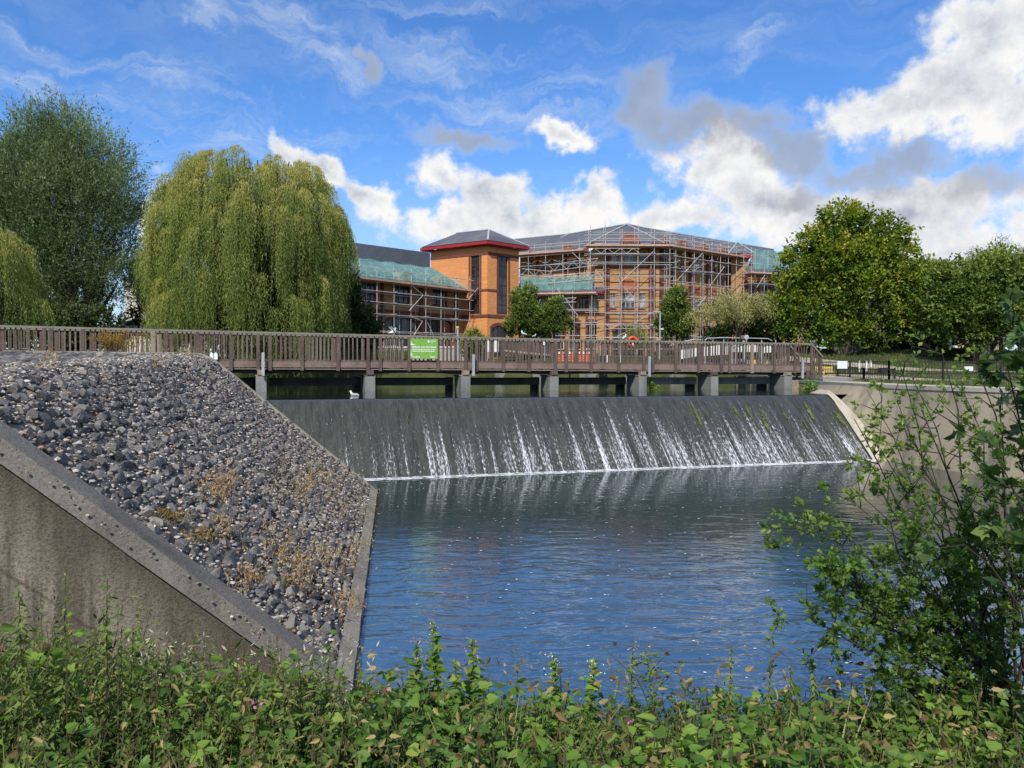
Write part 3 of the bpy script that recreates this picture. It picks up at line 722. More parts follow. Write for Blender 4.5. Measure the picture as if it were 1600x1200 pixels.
def follow(name, tab, dz, off, w, h, mt, x0=-420, x1=xs_end, step=60):
    mb = MB(); x = x0; 
    while x < x1-1:
        a = br(x, tab, off)+Vector((0,0,dz)); b = br(min(x+step, x1), tab, off)+Vector((0,0,dz)); b += (b-a).normalized()*.004; mb.bar(a, b, w, h); x += step
    return mb.build(name, mt, bridge)
BW = 1.55
follow('handrail', RAILY, -.035, -.02, .13, .07, M_rail); follow('handrail', RAILY, -.035, BW+.02, .13, .07, M_rail)
follow('bottom_rail', FTOP, .03, .03, .04, .09, M_wood); follow('bottom_rail', FTOP, .03, BW-.03, .04, .09, M_wood)
follow('deck', FTOP, -.07, BW/2, BW-.12, .06, M_wood)
follow('fascia_board', FBOT, .0, .045, .05, .045, M_woodl)
posts = [-400,-350,-270,-240,-170,-130,-60,-20,45,70,81,130,(240,1),260,309,361,403,422,472,528,575,594,639,684,727,744,786,826,867,884,923,966,1005,1019,1055,1091,1126,1139,(1174,1),1209,1241,1267]
pp = [p[0] if isinstance(p, tuple) else p for p in posts]
for p in posts:
    x, pale = (p if isinstance(p, tuple) else (p, 0))
    zt, zb = bz(x, RAILY)-.07, bz(x, FBOT)-.07; b0 = br(x, FTOP)
    for off, nm in ((-.045, 'post'), (BW+.045, 'post')):
        if off > 1 and R.random() < .0: continue
        q = Vector((b0.x, b0.y, (zt+zb)/2))+bn*off
        MB().box(q, (.15 if pale else .115, .075, zt-zb), (bd, bn, Vector((0,0,1)))).build(nm, M_woodl if pale else M_wood, bridge)
for a, b in zip(pp, pp[1:]):
    A, B = br(a+3, FTOP), br(b-3, FTOP); L = (B-A).length
    if L < .12: continue
    n = max(1, round(L/.155)-1)
    for off in (.01, BW-.01):
        mb = MB()
        for i in range(n):
            f = (i+1)/(n+1); x = A.lerp(B, f); px = a+(b-a)*f; zt, zb = bz(px, RAILY)-.07, bz(px, FTOP)-.04
            x = Vector((x.x, x.y, 0))+bn*off; lean = R.gauss(0, .006)
            mb.bar(x+Vector((0,0,zb)), x+bd*lean+Vector((0,0,zt)), .042, .03, up=tuple(bn))
        mb.build('baluster_panel', R.choice([M_wood, M_wood, M_wood, M_woodb]), bridge)
    # fascia between this pair of posts
    C, D = br(a, FTOP), br(b, FTOP); mb = MB(); C2, D2 = br(a, FBOT), br(b, FBOT)
    h = (C.z-C2.z)*.80; zc = C.z-h/2; C.z = zc; D.z = D.z-h/2; d = (D-C).normalized()
    mb.bar(C+d*.06-bn*.0, D-d*.06-bn*.0, .05, h); mb.build('fascia_board', M_fas, bridge)
PIER = [408,578,727,865,1003,1115,1230]
pk = lambda k: (408+188.6*k)/(1+.0419*k)
piers = [pk(-3), pk(-2), pk(-1)]+PIER
for i, x in enumerate(piers):
    zt = bz(x, 588); q = br(x, FTOP); w = .38 if i < 9 else .42
    q = Vector((q.x, q.y, 0))
    MB().box(q+bn*.45+Vector((0,0,(zt-4.2)/2)), (w, 1.1, 4.2+zt), (bd, bn, Vector((0,0,1)))).build('pier', M_pier, bridge, bevel=.012)
    mb = MB(); mb.box(q+bn*.5+Vector((0,0,zt+.03)), (w*1.08, 1.2, .05), (bd, bn, Vector((0,0,1))))
    mb.box(q-bn*.02+Vector((0,0,(zt+.06+bz(x, FBOT)-.03)/2)), (.26, .25, bz(x, FBOT)-.03-zt-.06), (bd, bn, Vector((0,0,1)))); mb.build('bearing_block', M_woodl if i % 2 else M_wood, bridge)
    # side timber lining, darker, seen beside each pier
    MB().box(q+bn*1.45+bd*(-.32)+Vector((0,0,(zt-2.6)/2)), (.22, .5, 2.5+zt), (bd, bn, Vector((0,0,1)))).build('pile', M_blk, bridge)
ends = piers+[1290]
for a, b in zip(ends, ends[1:]):          # arched girders, deeper at the piers
    for off in (.22, BW-.22):
        n = 14; V = []
        for i in range(n+1):
            f = i/n; x = a+(b-a)*f; top = bz(x, FBOT)-.025; pz = bz(a if f < .5 else b, 588)+.06; mid = top-.11
            e = abs(2*f-1)**2.4; z = mid+(min(pz, mid)-mid)*e; q = br(x, FTOP, off)
            for o in (-.06, .06):
                V += [Vector((q.x, q.y, top))+bn*o, Vector((q.x, q.y, z))+bn*o]
        fs = []
        for i in range(n):
            k = i*4; fs += [(k, k+4, k+5, k+1), (k+2, k+3, k+7, k+6), (k+1, k+5, k+7, k+3), (k, k+2, k+6, k+4)]
        mb = MB(); mb.add(V, fs); mb.build('girder', M_blk, bridge)
for a, b in zip(ends, ends[1:]):           # low concrete beam between piers
    A, B = br(a, 592, 1.1), br(b, 592, 1.1); zt, zb = -.40, -.71
    mb = MB(); d = bd*.28; mb.bar(Vector((A.x, A.y, (zt+zb)/2))+d, Vector((B.x, B.y, (zt+zb)/2))-d, .3, zt-zb)
    mb.build('cross_beam', M_pier if a > 900 else concrete('beam_concrete', (.045,.04,.033), (.08,.07,.055), (.025,.022,.02), .3), bridge)
# sloping end of the right-hand handrail and newel
e0 = br(1267, RAILY); e1 = aPl(1284, 558, BA, BB); 
for off in (-.02, BW+.02):
    MB().bar(e0+bn*off+Vector((0,0,-.03)), e1+bn*off, .14, .07).build('sloping_handrail', M_rail, bridge)
    q = aPl(1281, 575, BA, BB)+bn*off; zt = aPl(1281, 559, BA, BB).z; MB().box(Vector((q.x, q.y, (zt-.62)/2)), (.16, .12, zt+.62), (bd, bn, Vector((0,0,1)))).build('newel_post', M_wood, bridge)
    q = aPl(1269, 575, BA, BB)+bn*off; MB().box(Vector((q.x, q.y, -.30)), (.16, .12, .62), (bd, bn, Vector((0,0,1)))).build('newel_post', M_wood, bridge)
    mb = MB()
    for x, y in ((1272,540),(1276,546)): q = aPl(x, y, BA, BB)+bn*off; mb.bar(Vector((q.x, q.y, q.z)), Vector((q.x, q.y, .1)), .05, .04, up=tuple(bn))
    mb.build('baluster_panel', M_wood, bridge)
mb = MB()
for x in (1262,1268,1274): q = br(x, FTOP, -.02); mb.box(Vector((q.x, q.y, -.35)), (.17, .05, .55), (bd, bn, Vector((0,0,1))))
mb.build('end_boards', M_wood, bridge)
# yellow nosed steps at the right-hand end
st = empty('access_steps', aPl(1290, 590, BA, BB), 'short flight of concrete steps with bright yellow edges at the right end of the bridge', 'steps')
M_conc = noisy('step_concrete', (.34,.30,.25), (.42,.38,.31), 3, .9, .3, 30); M_yel = noisy('yellow_paint', (.62,.42,.05), (.70,.50,.09), 5, .6, .1, 20)
for i, (x0, x1, yt, yb) in enumerate([(1271,1301,573,579),(1273,1307,580.5,586),(1275,1312,587.5,594)]):
    D = 37.6-i*.45; a = aY(x0, yt, D); b = aY(x1, yt, D); zb = aY(x1, yb, D).z
    MB().box(((a.x+b.x)/2, D+.6, (a.z-1.2)/2), (b.x-a.x, 1.2, a.z+1.2)).build('tread', M_conc, st)
    MB().box(((a.x+b.x)/2, D-.012, a.z-.045), (b.x-a.x+.01, .03, .11)).build('nosing', M_yel, st)
# galvanised gauge posts fixed to the downstream side
gst = None
for x, y0, y1, lb in [(411,551,587,'galvanised steel upright on the leftmost pier in view'),(737,554,587,'galvanised steel upright just right of the green sign'),(1010,557,588,'galvanised steel upright below and right of the orange lifebuoy'),(1248,562,591,'galvanised steel upright by the yellow edged steps')]:
    zt, zb = bz(x, y0), bz(x, y1); q = br(x, FTOP, -.30); mb = MB(); c = Vector((q.x, q.y, (zt+zb)/2)); ax = (bd, bn, Vector((0,0,1)))
    mb.box(c, (.10, .012, zt-zb), ax); mb.box(c+bd*.045+bn*.035, (.01, .06, zt-zb), ax); mb.box(c-bd*.045+bn*.035, (.01, .06, zt-zb), ax)
    mb.box(c+bn*.16+Vector((0,0,-(zt-zb)*.42)), (.07, .26, .04), ax)
    tag(mb.build('steel_upright', M_galv), lb, 'post', 'steel uprights on the bridge piers')

# green sign on the railing
M_green = noisy('sign_green', (.20,.42,.07), (.22,.45,.085), 2, .45, 0, 10); M_white = mat('white_vinyl', None, (.78,.80,.76), .5)
s0, s1 = br(640.5, 529, -.11), br(683, 529, -.11); szt, szb = bz(660, 529.5), bz(660, 560.5)
sg = empty('welcome_sign', (s0+s1)/2, 'bright green rectangular information sign with rows of white lettering fixed to the bridge railing', 'sign')
c = (s0+s1)/2; c.z = (szt+szb)/2; SW = (s1-s0).length; SH = szt-szb
MB().box(c, (SW, .015, SH), (bd, bn, Vector((0,0,1)))).build('sign_board', M_green, sg)
def sp(u, v): return c + bd*(u*SW) + Vector((0,0,v*SH)) - bn*.010     # u,v -.5..+.5
def words(name, spans, y0, y1):          # too small to read in the photo: rows of word-length white marks
    m_ = MB(); v0, v1 = .5-(y0-120)/950, .5-(y1-120)/950
    for x0, x1 in spans:
        x = x0
        while x < x1-8:
            e = min(x1, x+R.uniform(26, 44)); a = (x-150)/1290-.5; b = (e-150)/1290-.5; k = R.uniform(0, .25)*(v0-v1); m_.add([sp(a, v1), sp(b, v1), sp(b, v0-k), sp(a, v0-k)], [(0,1,2,3)]); x = e+8
    m_.build(name, M_white, sg)
words('heading_line', [(215,610),(650,835),(880,1045),(1080,1370)], 485, 540)
words('text_line', [(215,600),(620,1085),(1110,1310)], 605, 645)
words('text_line', [(240,600),(625,815),(840,1280)], 690, 735)
words('text_line', [(390,600),(1080,1315)], 945, 975); words('text_line', [(240,590),(1090,1315)], 990, 1015)
words('logo_text', [(1085,1350)], 205, 235); words('logo_text', [(1095,1215)], 270, 292)
mb = MB()     # white feather-like emblem at the left edge and small shield
for (u, v, du, dv, w) in [(-.49,.26,.16,-.07,.05),(-.49,.33,.10,-.03,.035),(-.49,.20,.22,-.02,.04),(-.49,-.08,.03,-.10,.05),(-.49,-.2,.08,-.12,.06),(-.49,-.28,.12,-.15,.06),(-.49,-.33,.17,-.11,.045)]:
    a = sp(u, v+w/2); b = sp(u, v-w/2); e = sp(u+du, v+dv); mb.add([a-bn*.001, b-bn*.001, e-bn*.001], [(0,1,2)])
mb.add([sp(.13,.42), sp(.19,.42), sp(.19,.34), sp(.16,.30), sp(.13,.34)], [(0,4,3,2,1)]); mb.build('emblem', M_white, sg)
# paper notices tied on at the left
for x, lb in ((331,'left one of two small white notices on the lower railing'),(337.5,'right one of two small white notices on the lower railing')):
    a = br(x, 557, -.12); MB().box(a, (.115, .008, .25), (bd, bn, Vector((0,0,1)))).build('n', M_white) if 0 else None
    mb = MB(); mb.box(a, (.115, .008, .22), (bd, bn, Vector((0,0,1)))); mb.box(a+Vector((0,0,.13)), (.03, .006, .04), (bd, bn, Vector((0,0,1))))
    tag(mb.build('notice', M_white), lb, 'notice', 'small white notices on the bridge railing')

# ------------------------------------------------------------------ lifebuoy
M_or = noisy('orange_plastic', (.62,.07,.025), (.70,.10,.035), 4, .4, .05, 20)
lb_ = empty('lifebuoy_station', aY(988, 575, 35.0), 'round orange lifebuoy holder with pale label on two white posts behind the railing', 'lifebuoy')
c = aY(988.5, 534, 35.2); mb = MB(); N = 28
ring = [c+Vector((math.cos(a)*.20, 0, math.sin(a)*.20)) for a in [2*math.pi*i/N for i in range(N+1)]]
mb.tube(ring, .075, 8, False); mb.build('ring', M_or, lb_, True)
MB().cyl(c+Vector((0,.04,0)), c+Vector((0,.10,0)), .19, 24).build('back_plate', noisy('faded_orange', (.50,.09,.05), (.62,.2,.14), 6, .6, 0), lb_)
MB().box(c+Vector((0,.02,.06)), (.20, .03, .10)).build('label', mat('grey_label', None, (.22,.17,.14), .6), lb_)
for dx in (-.09, .02, .12): MB().box(c+Vector((dx, .025, -.1)), (.05, .03, .13)).build('pale_strap', M_white, lb_)
for x in (980, 996): a = aY(x, 540, 35.3); MB().cyl((a.x, 35.3, -.9), (a.x, 35.3, a.z), .03, 8).build('post', mat('white_post', None, (.6,.6,.56), .6), lb_)

# ------------------------------------------------------------------ gulls
M_gw = mat('white_feathers', None, (.78,.78,.76), .8); M_gg = mat('grey_feathers', None, (.36,.38,.41), .8); M_bk = mat('beak', None, (.55,.30,.05), .5); M_black = mat('black_rubber', None, (.02,.02,.02), .7)
def gull(loc, yaw, s, label, pose='stand', group='gulls resting about the bridge'):
    t = empty('gull', loc, label, 'bird', group); d = Vector((math.cos(yaw), math.sin(yaw), 0)); x = Vector((-d.y, d.x, 0)); z = Vector((0,0,1)); L = Vector(loc); h = {'stand': .17, 'float': .05, 'up': .17}[pose]*s
    tilt = .25 if pose != 'float' else .05; if_ = (d+z*tilt).normalized(); up = (z-d*tilt).normalized()
    b = L+z*h; mb = MB(); mb.ell(b, (.20*s, .085*s, .085*s), (if_, x, up), 12, 8)
    mb.tube([b+if_*.08*s+up*.01*s, b+if_*.15*s+up*.08*s, b+if_*.19*s+up*.14*s], [.075*s, .055*s, .045*s], 8); mb.ell(b+if_*.20*s+up*.165*s, (.058*s, .045*s, .045*s), (d, x, z), 10, 7)
    mb.build('body', M_gw, t, True)
    MB().tube([b+if_*.25*s+up*.16*s, b+if_*.33*s+up*.135*s], [.014*s, .004*s], 6).build('beak', M_bk, t)
    for sd_ in (-1, 1):
        w = MB()
        if pose == 'up': w.tube([b+x*sd_*.07*s+if_*.05*s, b+x*sd_*.16*s+up*.18*s, b+x*sd_*.2*s+up*.36*s-if_*.12*s], [.05*s, .035*s, .008*s], 6)
        else: w.ell(b+x*sd_*.065*s-if_*.05*s+up*.02*s, (.20*s, .03*s, .065*s), (if_, x, up), 10, 6)
        w.build('wing', M_gg, t, True)
    MB().tube([b-if_*.15*s, b-if_*.30*s+up*.0*s], [.045*s, .015*s], 6).build('tail', M_gw, t)
    if pose != 'float':
        for sd_ in (-1, 1): MB().cyl(b+x*sd_*.03*s-z*.06*s, L+x*sd_*.03*s, .006*s, 5).build('leg', M_bk, t)
def onrail(px): p = br(px, RAILY); return Vector((p.x, p.y, p.z+.002))
gull(onrail(614), .5, .66, 'white gull raising a wing above the handrail in front of the scaffolded wing', 'up')
gull(onrail(976), .9, .6, 'white gull perched upright on the handrail beside the orange lifebuoy')
gull(aY(818, 525, 36.5), 2.6, .62, 'larger white gull in front of the two small round trees')
gull(aY(835, 527, 36.5), .2, .4, 'smaller white bird low on the rail under the small round trees')
a = aZ(553, 618.5, ZW); gull(Vector((a.x, a.y, ZW)), 2.8, .62, 'white gull floating at the lip of the weir', 'float')
tt = MB()
# ------------------------------------------------------------------ office building
def brickmat(name, c1, c2, c3):
    def fn(t, b):
        br_ = t.new('ShaderNodeTexBrick'); uv = t.obj(); s = t.new('ShaderNodeSeparateXYZ'); t.con(uv, s.inputs[0]); cb = t.new('ShaderNodeCombineXYZ')
        t.con(t.math('ADD', s.outputs[0], s.outputs[1]), cb.inputs[0]); t.con(s.outputs[2], cb.inputs[1]); t.con(cb.outputs[0], br_.inputs['Vector'])
        br_.inputs['Color1'].default_value = (*c1, 1); br_.inputs['Color2'].default_value = (*c2, 1); br_.inputs['Mortar'].default_value = (*c3, 1)
        br_.inputs['Scale'].default_value = 1; br_.inputs['Brick Width'].default_value = .3; br_.inputs['Row Height'].default_value = .11; br_.inputs['Mortar Size'].default_value = .009
        n = t.noise(uv, 1.1, 5, .7); n2 = t.noise(uv, 7, 4, .7); c = t.mix(t.rng(n, .45, .7, 0, .35), br_.outputs[0], c3); c = t.mix(t.rng(n2, .52, .7, 0, .5), c, tuple(x*.55 for x in c1)); t.con(c, b.inputs['Base Color'])
    return mat(name, fn, rough=.9, spec=.1)
M_br_t = brickmat('orange_brick', (.60,.23,.075), (.70,.30,.11), (.48,.26,.13))
M_br = brickmat('yellow_brown_brick', (.40,.21,.095), (.48,.27,.12), (.30,.19,.11))
M_br_d = brickmat('dark_red_brick', (.14,.05,.035), (.18,.07,.05), (.12,.06,.05))
def slatefn(t, b):
    o = t.obj(); s = t.new('ShaderNodeSeparateXYZ'); t.con(o, s.inputs[0]); w = t.new('ShaderNodeTexWave', bands_direction='Z'); w.inputs['Scale'].default_value = 1.6; t.con(o, w.inputs[0])
    n = t.noise(o, .6, 4, .6); c = t.mix(t.rng(n, .35, .65), (.075,.085,.105), (.13,.135,.15)); c = t.mix(t.rng(w.outputs[1], .6, 1, 0, .35), c, (.05,.055,.065))
    n2 = t.noise(o, 5, 3, .7); c = t.mix(t.rng(n2, .5, .7, 0, .4), c, (.17,.16,.15)); t.con(c, b.inputs['Base Color'])
M_slate = mat('grey_slate', slatefn, rough=.7, spec=.3)
M_sheet = noisy('grey_roof_sheet', (.085,.10,.125), (.115,.13,.155), .8, .5, 0, 6)
M_redf = noisy('red_painted_fascia', (.30,.022,.028), (.36,.035,.04), 2, .5, 0); M_lead = noisy('lead_flashing', (.34,.36,.39), (.45,.47,.50), 2, .6, 0)
def glassfn(t, b):
    n = t.noise(t.obj(), .9, 3, .6); t.con(t.mix(t.rng(n, .4, .62), (.012,.013,.016), (.06,.06,.06)), b.inputs['Base Color'])
M_glass = mat('dark_glass', glassfn, rough=.08, spec=.6)
def glass2(t, b):
    n = t.noise(t.obj(), 1.3, 2, .5); t.con(t.ramp(n, [(.4, (.03,.035,.04)), (.5, (.20,.20,.19)), (.6, (.42,.42,.40))]), b.inputs['Base Color'])
M_blind = mat('glass_with_blinds', glass2, rough=.15, spec=.6)
M_fr = mat('brown_window_frame', None, (.06,.025,.02), .6); M_frg = mat('grey_window_frame', None, (.30,.30,.29), .6)
GZ = .75
bld = empty('office_building', gp(761, 62)+Vector((0,0,GZ)), 'large brick office building with slate hipped roofs, an orange brick stair tower and scaffolded wings', 'building')
UP = Vector((0,0,1))
class Face:
    def __init__(s, A, B): s.A = Vector((A.x, A.y, 0)); s.B = Vector((B.x, B.y, 0)); s.L = (s.B-s.A).length; s.d = (s.B-s.A)/s.L; s.n = Vector((s.d.y, -s.d.x, 0))   # n towards the viewer
    def hit(s, px, py): p = aPl(px, py, s.A, s.B); return (p-s.A).dot(s.d), p.z
    def pt(s, u, z, off=0): return s.A+s.d*u+UP*z+s.n*off
    def rect(s, r): u0, z1 = s.hit(r[0], r[1]); u1, z0 = s.hit(r[2], r[3]); return u0, s.hit(r[0], r[3])[1] if 0 else z0, u1, z1
    def box(s, u0, z0, u1, z1, off0, off1): return MB().box(s.pt((u0+u1)/2, (z0+z1)/2, (off0+off1)/2), (abs(u1-u0), abs(off1-off0), abs(z1-z0)), (s.d, s.n, UP))
def facade(fc, z0, z1, wins, mt, th=.3, deep=.14, u0=0, u1=None):
    """wall with real openings; wins = (u0,z0,u1,z1,kind,nx,nz)"""
    u1 = fc.L if u1 is None else u1
    us = sorted({u0, u1, *[w[0] for w in wins], *[w[2] for w in wins]}); us = [u for u in us if u0 <= u <= u1]; zs = sorted({z0, z1, *[w[1] for w in wins], *[w[3] for w in wins]})
    mb = MB()
    for a, b in zip(us, us[1:]):
        for c, d in zip(zs, zs[1:]):
            m_ = ((a+b)/2, (c+d)/2)
            if any(w[0] < m_[0] < w[2] and w[1] < m_[1] < w[3] for w in wins): continue
            mb.add([fc.pt(a, c), fc.pt(b, c), fc.pt(b, d), fc.pt(a, d)], [(0,1,2,3)])
    for w in wins:
        a, c, b, d = w[:4]
        for (p, q) in (((a,c),(b,c)), ((b,c),(b,d)), ((b,d),(a,d)), ((a,d),(a,c))): mb.add([fc.pt(*p), fc.pt(*p, -deep), fc.pt(*q, -deep), fc.pt(*q)], [(0,1,2,3)])
    mb.build('wall', mt, bld)
    for w in wins:
        a, c, b, d = w[:4]; kind = w[4] if len(w) > 4 else 'dark'; nx, nz = (w[5], w[6]) if len(w) > 5 else (2, 2); fw = .07
        m_ = MB(); o0, o1 = -deep, -deep+.06
        for i in range(nx+1): u = a+(b-a)*i/nx; u = min(max(u, a+fw/2), b-fw/2); m_.box(fc.pt(u, (c+d)/2, (o0+o1)/2), (fw, .06, d-c), (fc.d, fc.n, UP))
        for j in range(nz+1): z = c+(d-c)*j/nz; z = min(max(z, c+fw/2), d-fw/2); m_.box(fc.pt((a+b)/2, z, (o0+o1)/2-.003), (b-a, .055, fw), (fc.d, fc.n, UP))
        fo = m_.build('window', M_frg if kind == 'blind' else M_fr, bld)
        g = MB(); g.add([fc.pt(a, c, -deep+.02), fc.pt(b, c, -deep+.02), fc.pt(b, d, -deep+.02), fc.pt(a, d, -deep+.02)], [(0,1,2,3)])
        if kind == 'arch':
            pass
        g.build('pane', M_blind if kind == 'blind' else M_glass, fo)
        if kind in ('dark', 'blind'):
            fc.box(a-.08, c-.10, b+.08, c, 0, .05).build('sill', M_br_d, fo)
        if kind == 'arch':     # brick segment filling the corners under a flat arch
            n = 12; r = MB(); top = d; rise = min(.55, (b-a)*.22); V1 = []; V2 = []
            for i in range(n+1):
                u = a+(b-a)*i/n; f = 2*i/n-1; V1.append(fc.pt(u, top-rise*f*f, .004)); V2.append(fc.pt(u, top+.02, .004))
            r.add(V1+V2, [(i, i+1, n+2+i, n+1+i) for i in range(n)]); r.build('arch_spandrel', mt, bld)
            r = MB(); V1 = []; V2 = []
            for i in range(n+1):
                u = a+(b-a)*i/n; f = 2*i/n-1; V1.append(fc.pt(u, top-rise*f*f, .03)); V2.append(fc.pt(u+f*.08, top-rise*f*f+.26, .03))
            r.add(V1+V2, [(i, i+1, n+2+i, n+1+i) for i in range(n)]); r.build('brick_arch', M_br_d, bld)
def W(fc, px0, py0, px1, py1, kind='dark', nx=2, nz=2, zmin=None):
    u0, z1 = fc.hit((px0), py0); u1, _ = fc.hit(px1, py0); um = (px0+px1)/2; z1 = fc.hit(um, py0)[1]; z0 = fc.hit(um, py1)[1]
    if zmin is not None: z0 = zmin
    return (u0, z0, u1, z1, kind, nx, nz)
def band(fc, py, h, px, pr=.04, u0=0, u1=None):
    z = fc.hit(px, py)[1]; fc.box(u0, z-h/2, fc.L if u1 is None else u1, z+h/2, -.02, pr).build('brick_band', M_br_d, bld)
def pilaster(fc, px, wpx, z0, z1, pr=.10):
    a, b = fc.hit(px-wpx/2, 480)[0], fc.hit(px+wpx/2, 480)[0]; fc.box(a, z0, b, z1, -.02, pr).build('pilaster', M_br_d, bld)
def roof(name, pts, faces, mt): mb = MB(); mb.add(pts, faces); return mb.build(name, mt, bld)
def dirv(deg): a = math.radians(deg); return Vector((math.cos(a), math.sin(a), 0))
# --- stair tower
C0 = gp(761, 62); 
def along(C, deg, px):    # point on line from C in direction deg seen at column px
    d = dirv(deg); r = ray(px, 575); k = r.x/r.y; t = (k*C.y-C.x)/(d.x-k*d.y); return C+d*t
TLf = along(C0, 146, 673); TRt = along(C0, 43, 810); TBk = TLf+TRt-C0
ZE = aY(761, 384, 62).z
fL, fR = Face(TLf, C0), Face(C0, TRt)
facade(fL, GZ, ZE, [W(fL, 735.5, 398.6, 749, 491, 'tall', 2, 6)], M_br_t)
facade(fR, GZ, ZE, [W(fR, 779, 399.5, 793.5, 491.5, 'tall', 2, 6), W(fR, 766, 509, 792, 535, 'arch', 4, 2, GZ+.1)], M_br_t)
facade(Face(TRt, TBk), GZ, ZE, [], M_br_t); facade(Face(TBk, TLf), GZ, ZE, [], M_br_t)
for f in (fL, fR):
    px = 745 if f is fL else 785
    for py, h in ((397, .22), (453, .16), (491.5, .28)): 
        pass
    cuts = [f.hit(*( (735.5,450) if f is fL else (779,450)))[0]-.12, f.hit(*((749,450) if f is fL else (793.5,450)))[0]+.12]
    for py, h in ((395.5, .22), (493.5, .26)): band(f, py, h, 761 if f is fL else 762)
    band(f, 453, .18, 761 if f is fL else 762, u1=cuts[0]); band(f, 453, .18, 761 if f is fL else 762, u0=cuts[1])
    for cu in cuts: f.box(cu-.09, f.hit(px, 491)[1], cu+.09, f.hit(px, 398)[1]+.1, -.02, .03).build('window_surround', M_br_d, bld)
oh = .55; dl = (TLf-C0).normalized(); dr = (TRt-C0).normalized()
O = [C0-dl*oh-dr*oh, TRt-dl*oh+dr*oh, TBk+dl*oh+dr*oh, TLf+dl*oh-dr*oh]
N1 = aY(764, 359, 65.1); F1 = aY(713, 365, 66.9); F1.z = N1.z
zf = ZE+.36; R4 = [Vector((o.x, o.y, zf)) for o in O]
roof('roof', R4+[N1, F1], [(0,1,4), (1,2,5,4), (2,3,5), (3,0,4,5)], M_slate)
mb = MB()
for i in range(4): a, b = O[i], O[(i+1) % 4]; mb.bar(Vector((a.x, a.y, ZE+.18)), Vector((b.x, b.y, ZE+.18)), .12, .24)
mb.add([Vector((o.x, o.y, ZE+.02)) for o in O], [(0,1,2,3)]); mb.build('fascia', M_redf, bld)
for a, b in ((R4[0], N1), (R4[1], N1), (N1, F1)): MB().bar(a+UP*.03, b+UP*.03, .16, .06).build('ridge_flashing', M_lead, bld)
# --- left wing
w0, w1 = gp(430, 50), gp(725, 63.6); fW = Face(w0, w1); ZW2 = 6.3
wins = []
for k in range(-5, 2):
    cx = 628.8+k*58.5 if k >= 0 else 628.8+k*52; 
    if cx < 420: continue
    if k == 0: wins += [W(fW, 617.6, 447, 640, 474, 'dark', 3, 2), W(fW, 602, 495, 653.6, 535, 'arch', 4, 2, GZ+.1)]
    elif k == 1: wins += [W(fW, 676, 451.5, 698.6, 477, 'dark', 3, 2), W(fW, 662.5, 495.5, 707.6, 535, 'arch', 4, 2, GZ+.1)]
    else: wins += [W(fW, cx-10, 446+k*3, cx+10, 473+k*1, 'dark', 3, 2), W(fW, cx-20, 493, cx+20, 535, 'arch', 4, 2, GZ+.1)]
facade(fW, GZ, ZW2, wins, M_br)
for px in (597.5, 657.5, 713, 545, 492, 440): pilaster(fW, px, 5.5, GZ, ZW2)
band(fW, 489.5, .22, 650)
nW = -fW.n
e = [fW.pt(0, ZW2+.05, .6), fW.pt(fW.L, ZW2+.05, .6)]; rg = [aY(560, 407, 61.0), aY(686, 419, 66.0)]; rd = (rg[1]-rg[0]).normalized(); rg[0] = rg[0]-rd*8
roof('roof', [e[0], e[1], rg[1], rg[0]], [(0,1,2,3)], M_slate)
roof('roof', [e[1], e[1]+nW*9, rg[1]], [(0,1,2)], M_slate)
fW.box(0, ZW2-.14, fW.L+.3, ZW2+.12, .45, .62).build('fascia', M_redf, bld)
g0, g1 = aY(545, 378, 65.5), aY(672, 395, 70.5); gd2 = (g1-g0).normalized(); g0 = g0-gd2*6
roof('upper_roof', [g0-UP*3, g1-UP*3, g1, g0, g0+nW*5+UP*.0, g1+nW*5], [(0,1,2,3), (3,2,5,4), (0,3,4)], M_sheet)
for px in (632, 691):      # small arched gablets behind the netting
    u, _ = fW.hit(px, 440); n = 10; V = [fW.pt(u+math.cos(a)*.75, ZW2+.1+math.sin(a)*.95, .35) for a in [math.pi*i/n for i in range(n+1)]]
    V2 = [v+nW*1.2 for v in V]; mb = MB(); mb.add(V+V2, [tuple(range(n+1))]+[(i, n+1+i, n+2+i, i+1) for i in range(n)]); mb.build('gablet', M_br, bld)
# --- main block
ZM = 10.4; P_ = [gp(812, 71.8), gp(921, 68.6), gp(929, 66.3), gp(1029, 66.3), gp(1143, 72.7)]
fA, fBr, fC, fD = Face(P_[0], P_[1]), Face(P_[1], P_[2]), Face(P_[2], P_[3]), Face(P_[3], P_[4])
WA = [W(fA, x, 404+(915-x)*.03, x+11, 420, 'blind', 2, 2) for x in (822, 846, 868, 890)]+[W(fA, x, 404, x+9, 420, 'blind', 2, 2) for x in (906,)]
facade(fA, GZ, ZM, WA, M_br); facade(Face(P_[1], P_[2]), GZ, ZM, [], M_br)
WC = [W(fC, 955, 395, 965, 412, 'blind', 2, 1), W(fC, 975, 395, 992, 412, 'blind', 3, 1), W(fC, 1000, 395, 1011, 411, 'blind', 2, 1),
      W(fC, 953, 458, 962, 482, 'blind', 2, 2), W(fC, 971, 458, 992, 482, 'blind', 3, 2), W(fC, 998, 458, 1009, 482, 'blind', 2, 2),
      W(fC, 957, 510, 1008, 535, 'arch', 5, 2, GZ+.1)]
facade(fC, GZ, ZM, WC, M_br)
WD = []
for x0, x1 in ((1036,1045),(1052,1060),(1063,1070),(1086,1098),(1112,1118),(1122,1128),(1139,1142)):
    for (ya, yb) in ((397,418),(464,486)): s_ = (x0-1029)*.075; WD.append(W(fD, x0, ya+s_*(1 if ya < 450 else .55), x1, yb+s_*(.9 if ya < 450 else .4), 'blind' if x0 in (1052,1086) else 'dark', 2, 2))
WD += [W(fD, x0, 512, x1, 535, 'arch', 3, 2, GZ+.1) for x0, x1 in ((1034,1058),(1064,1085),(1092,1112),(1118,1136))]
facade(fD, GZ, ZM, WD, M_br)
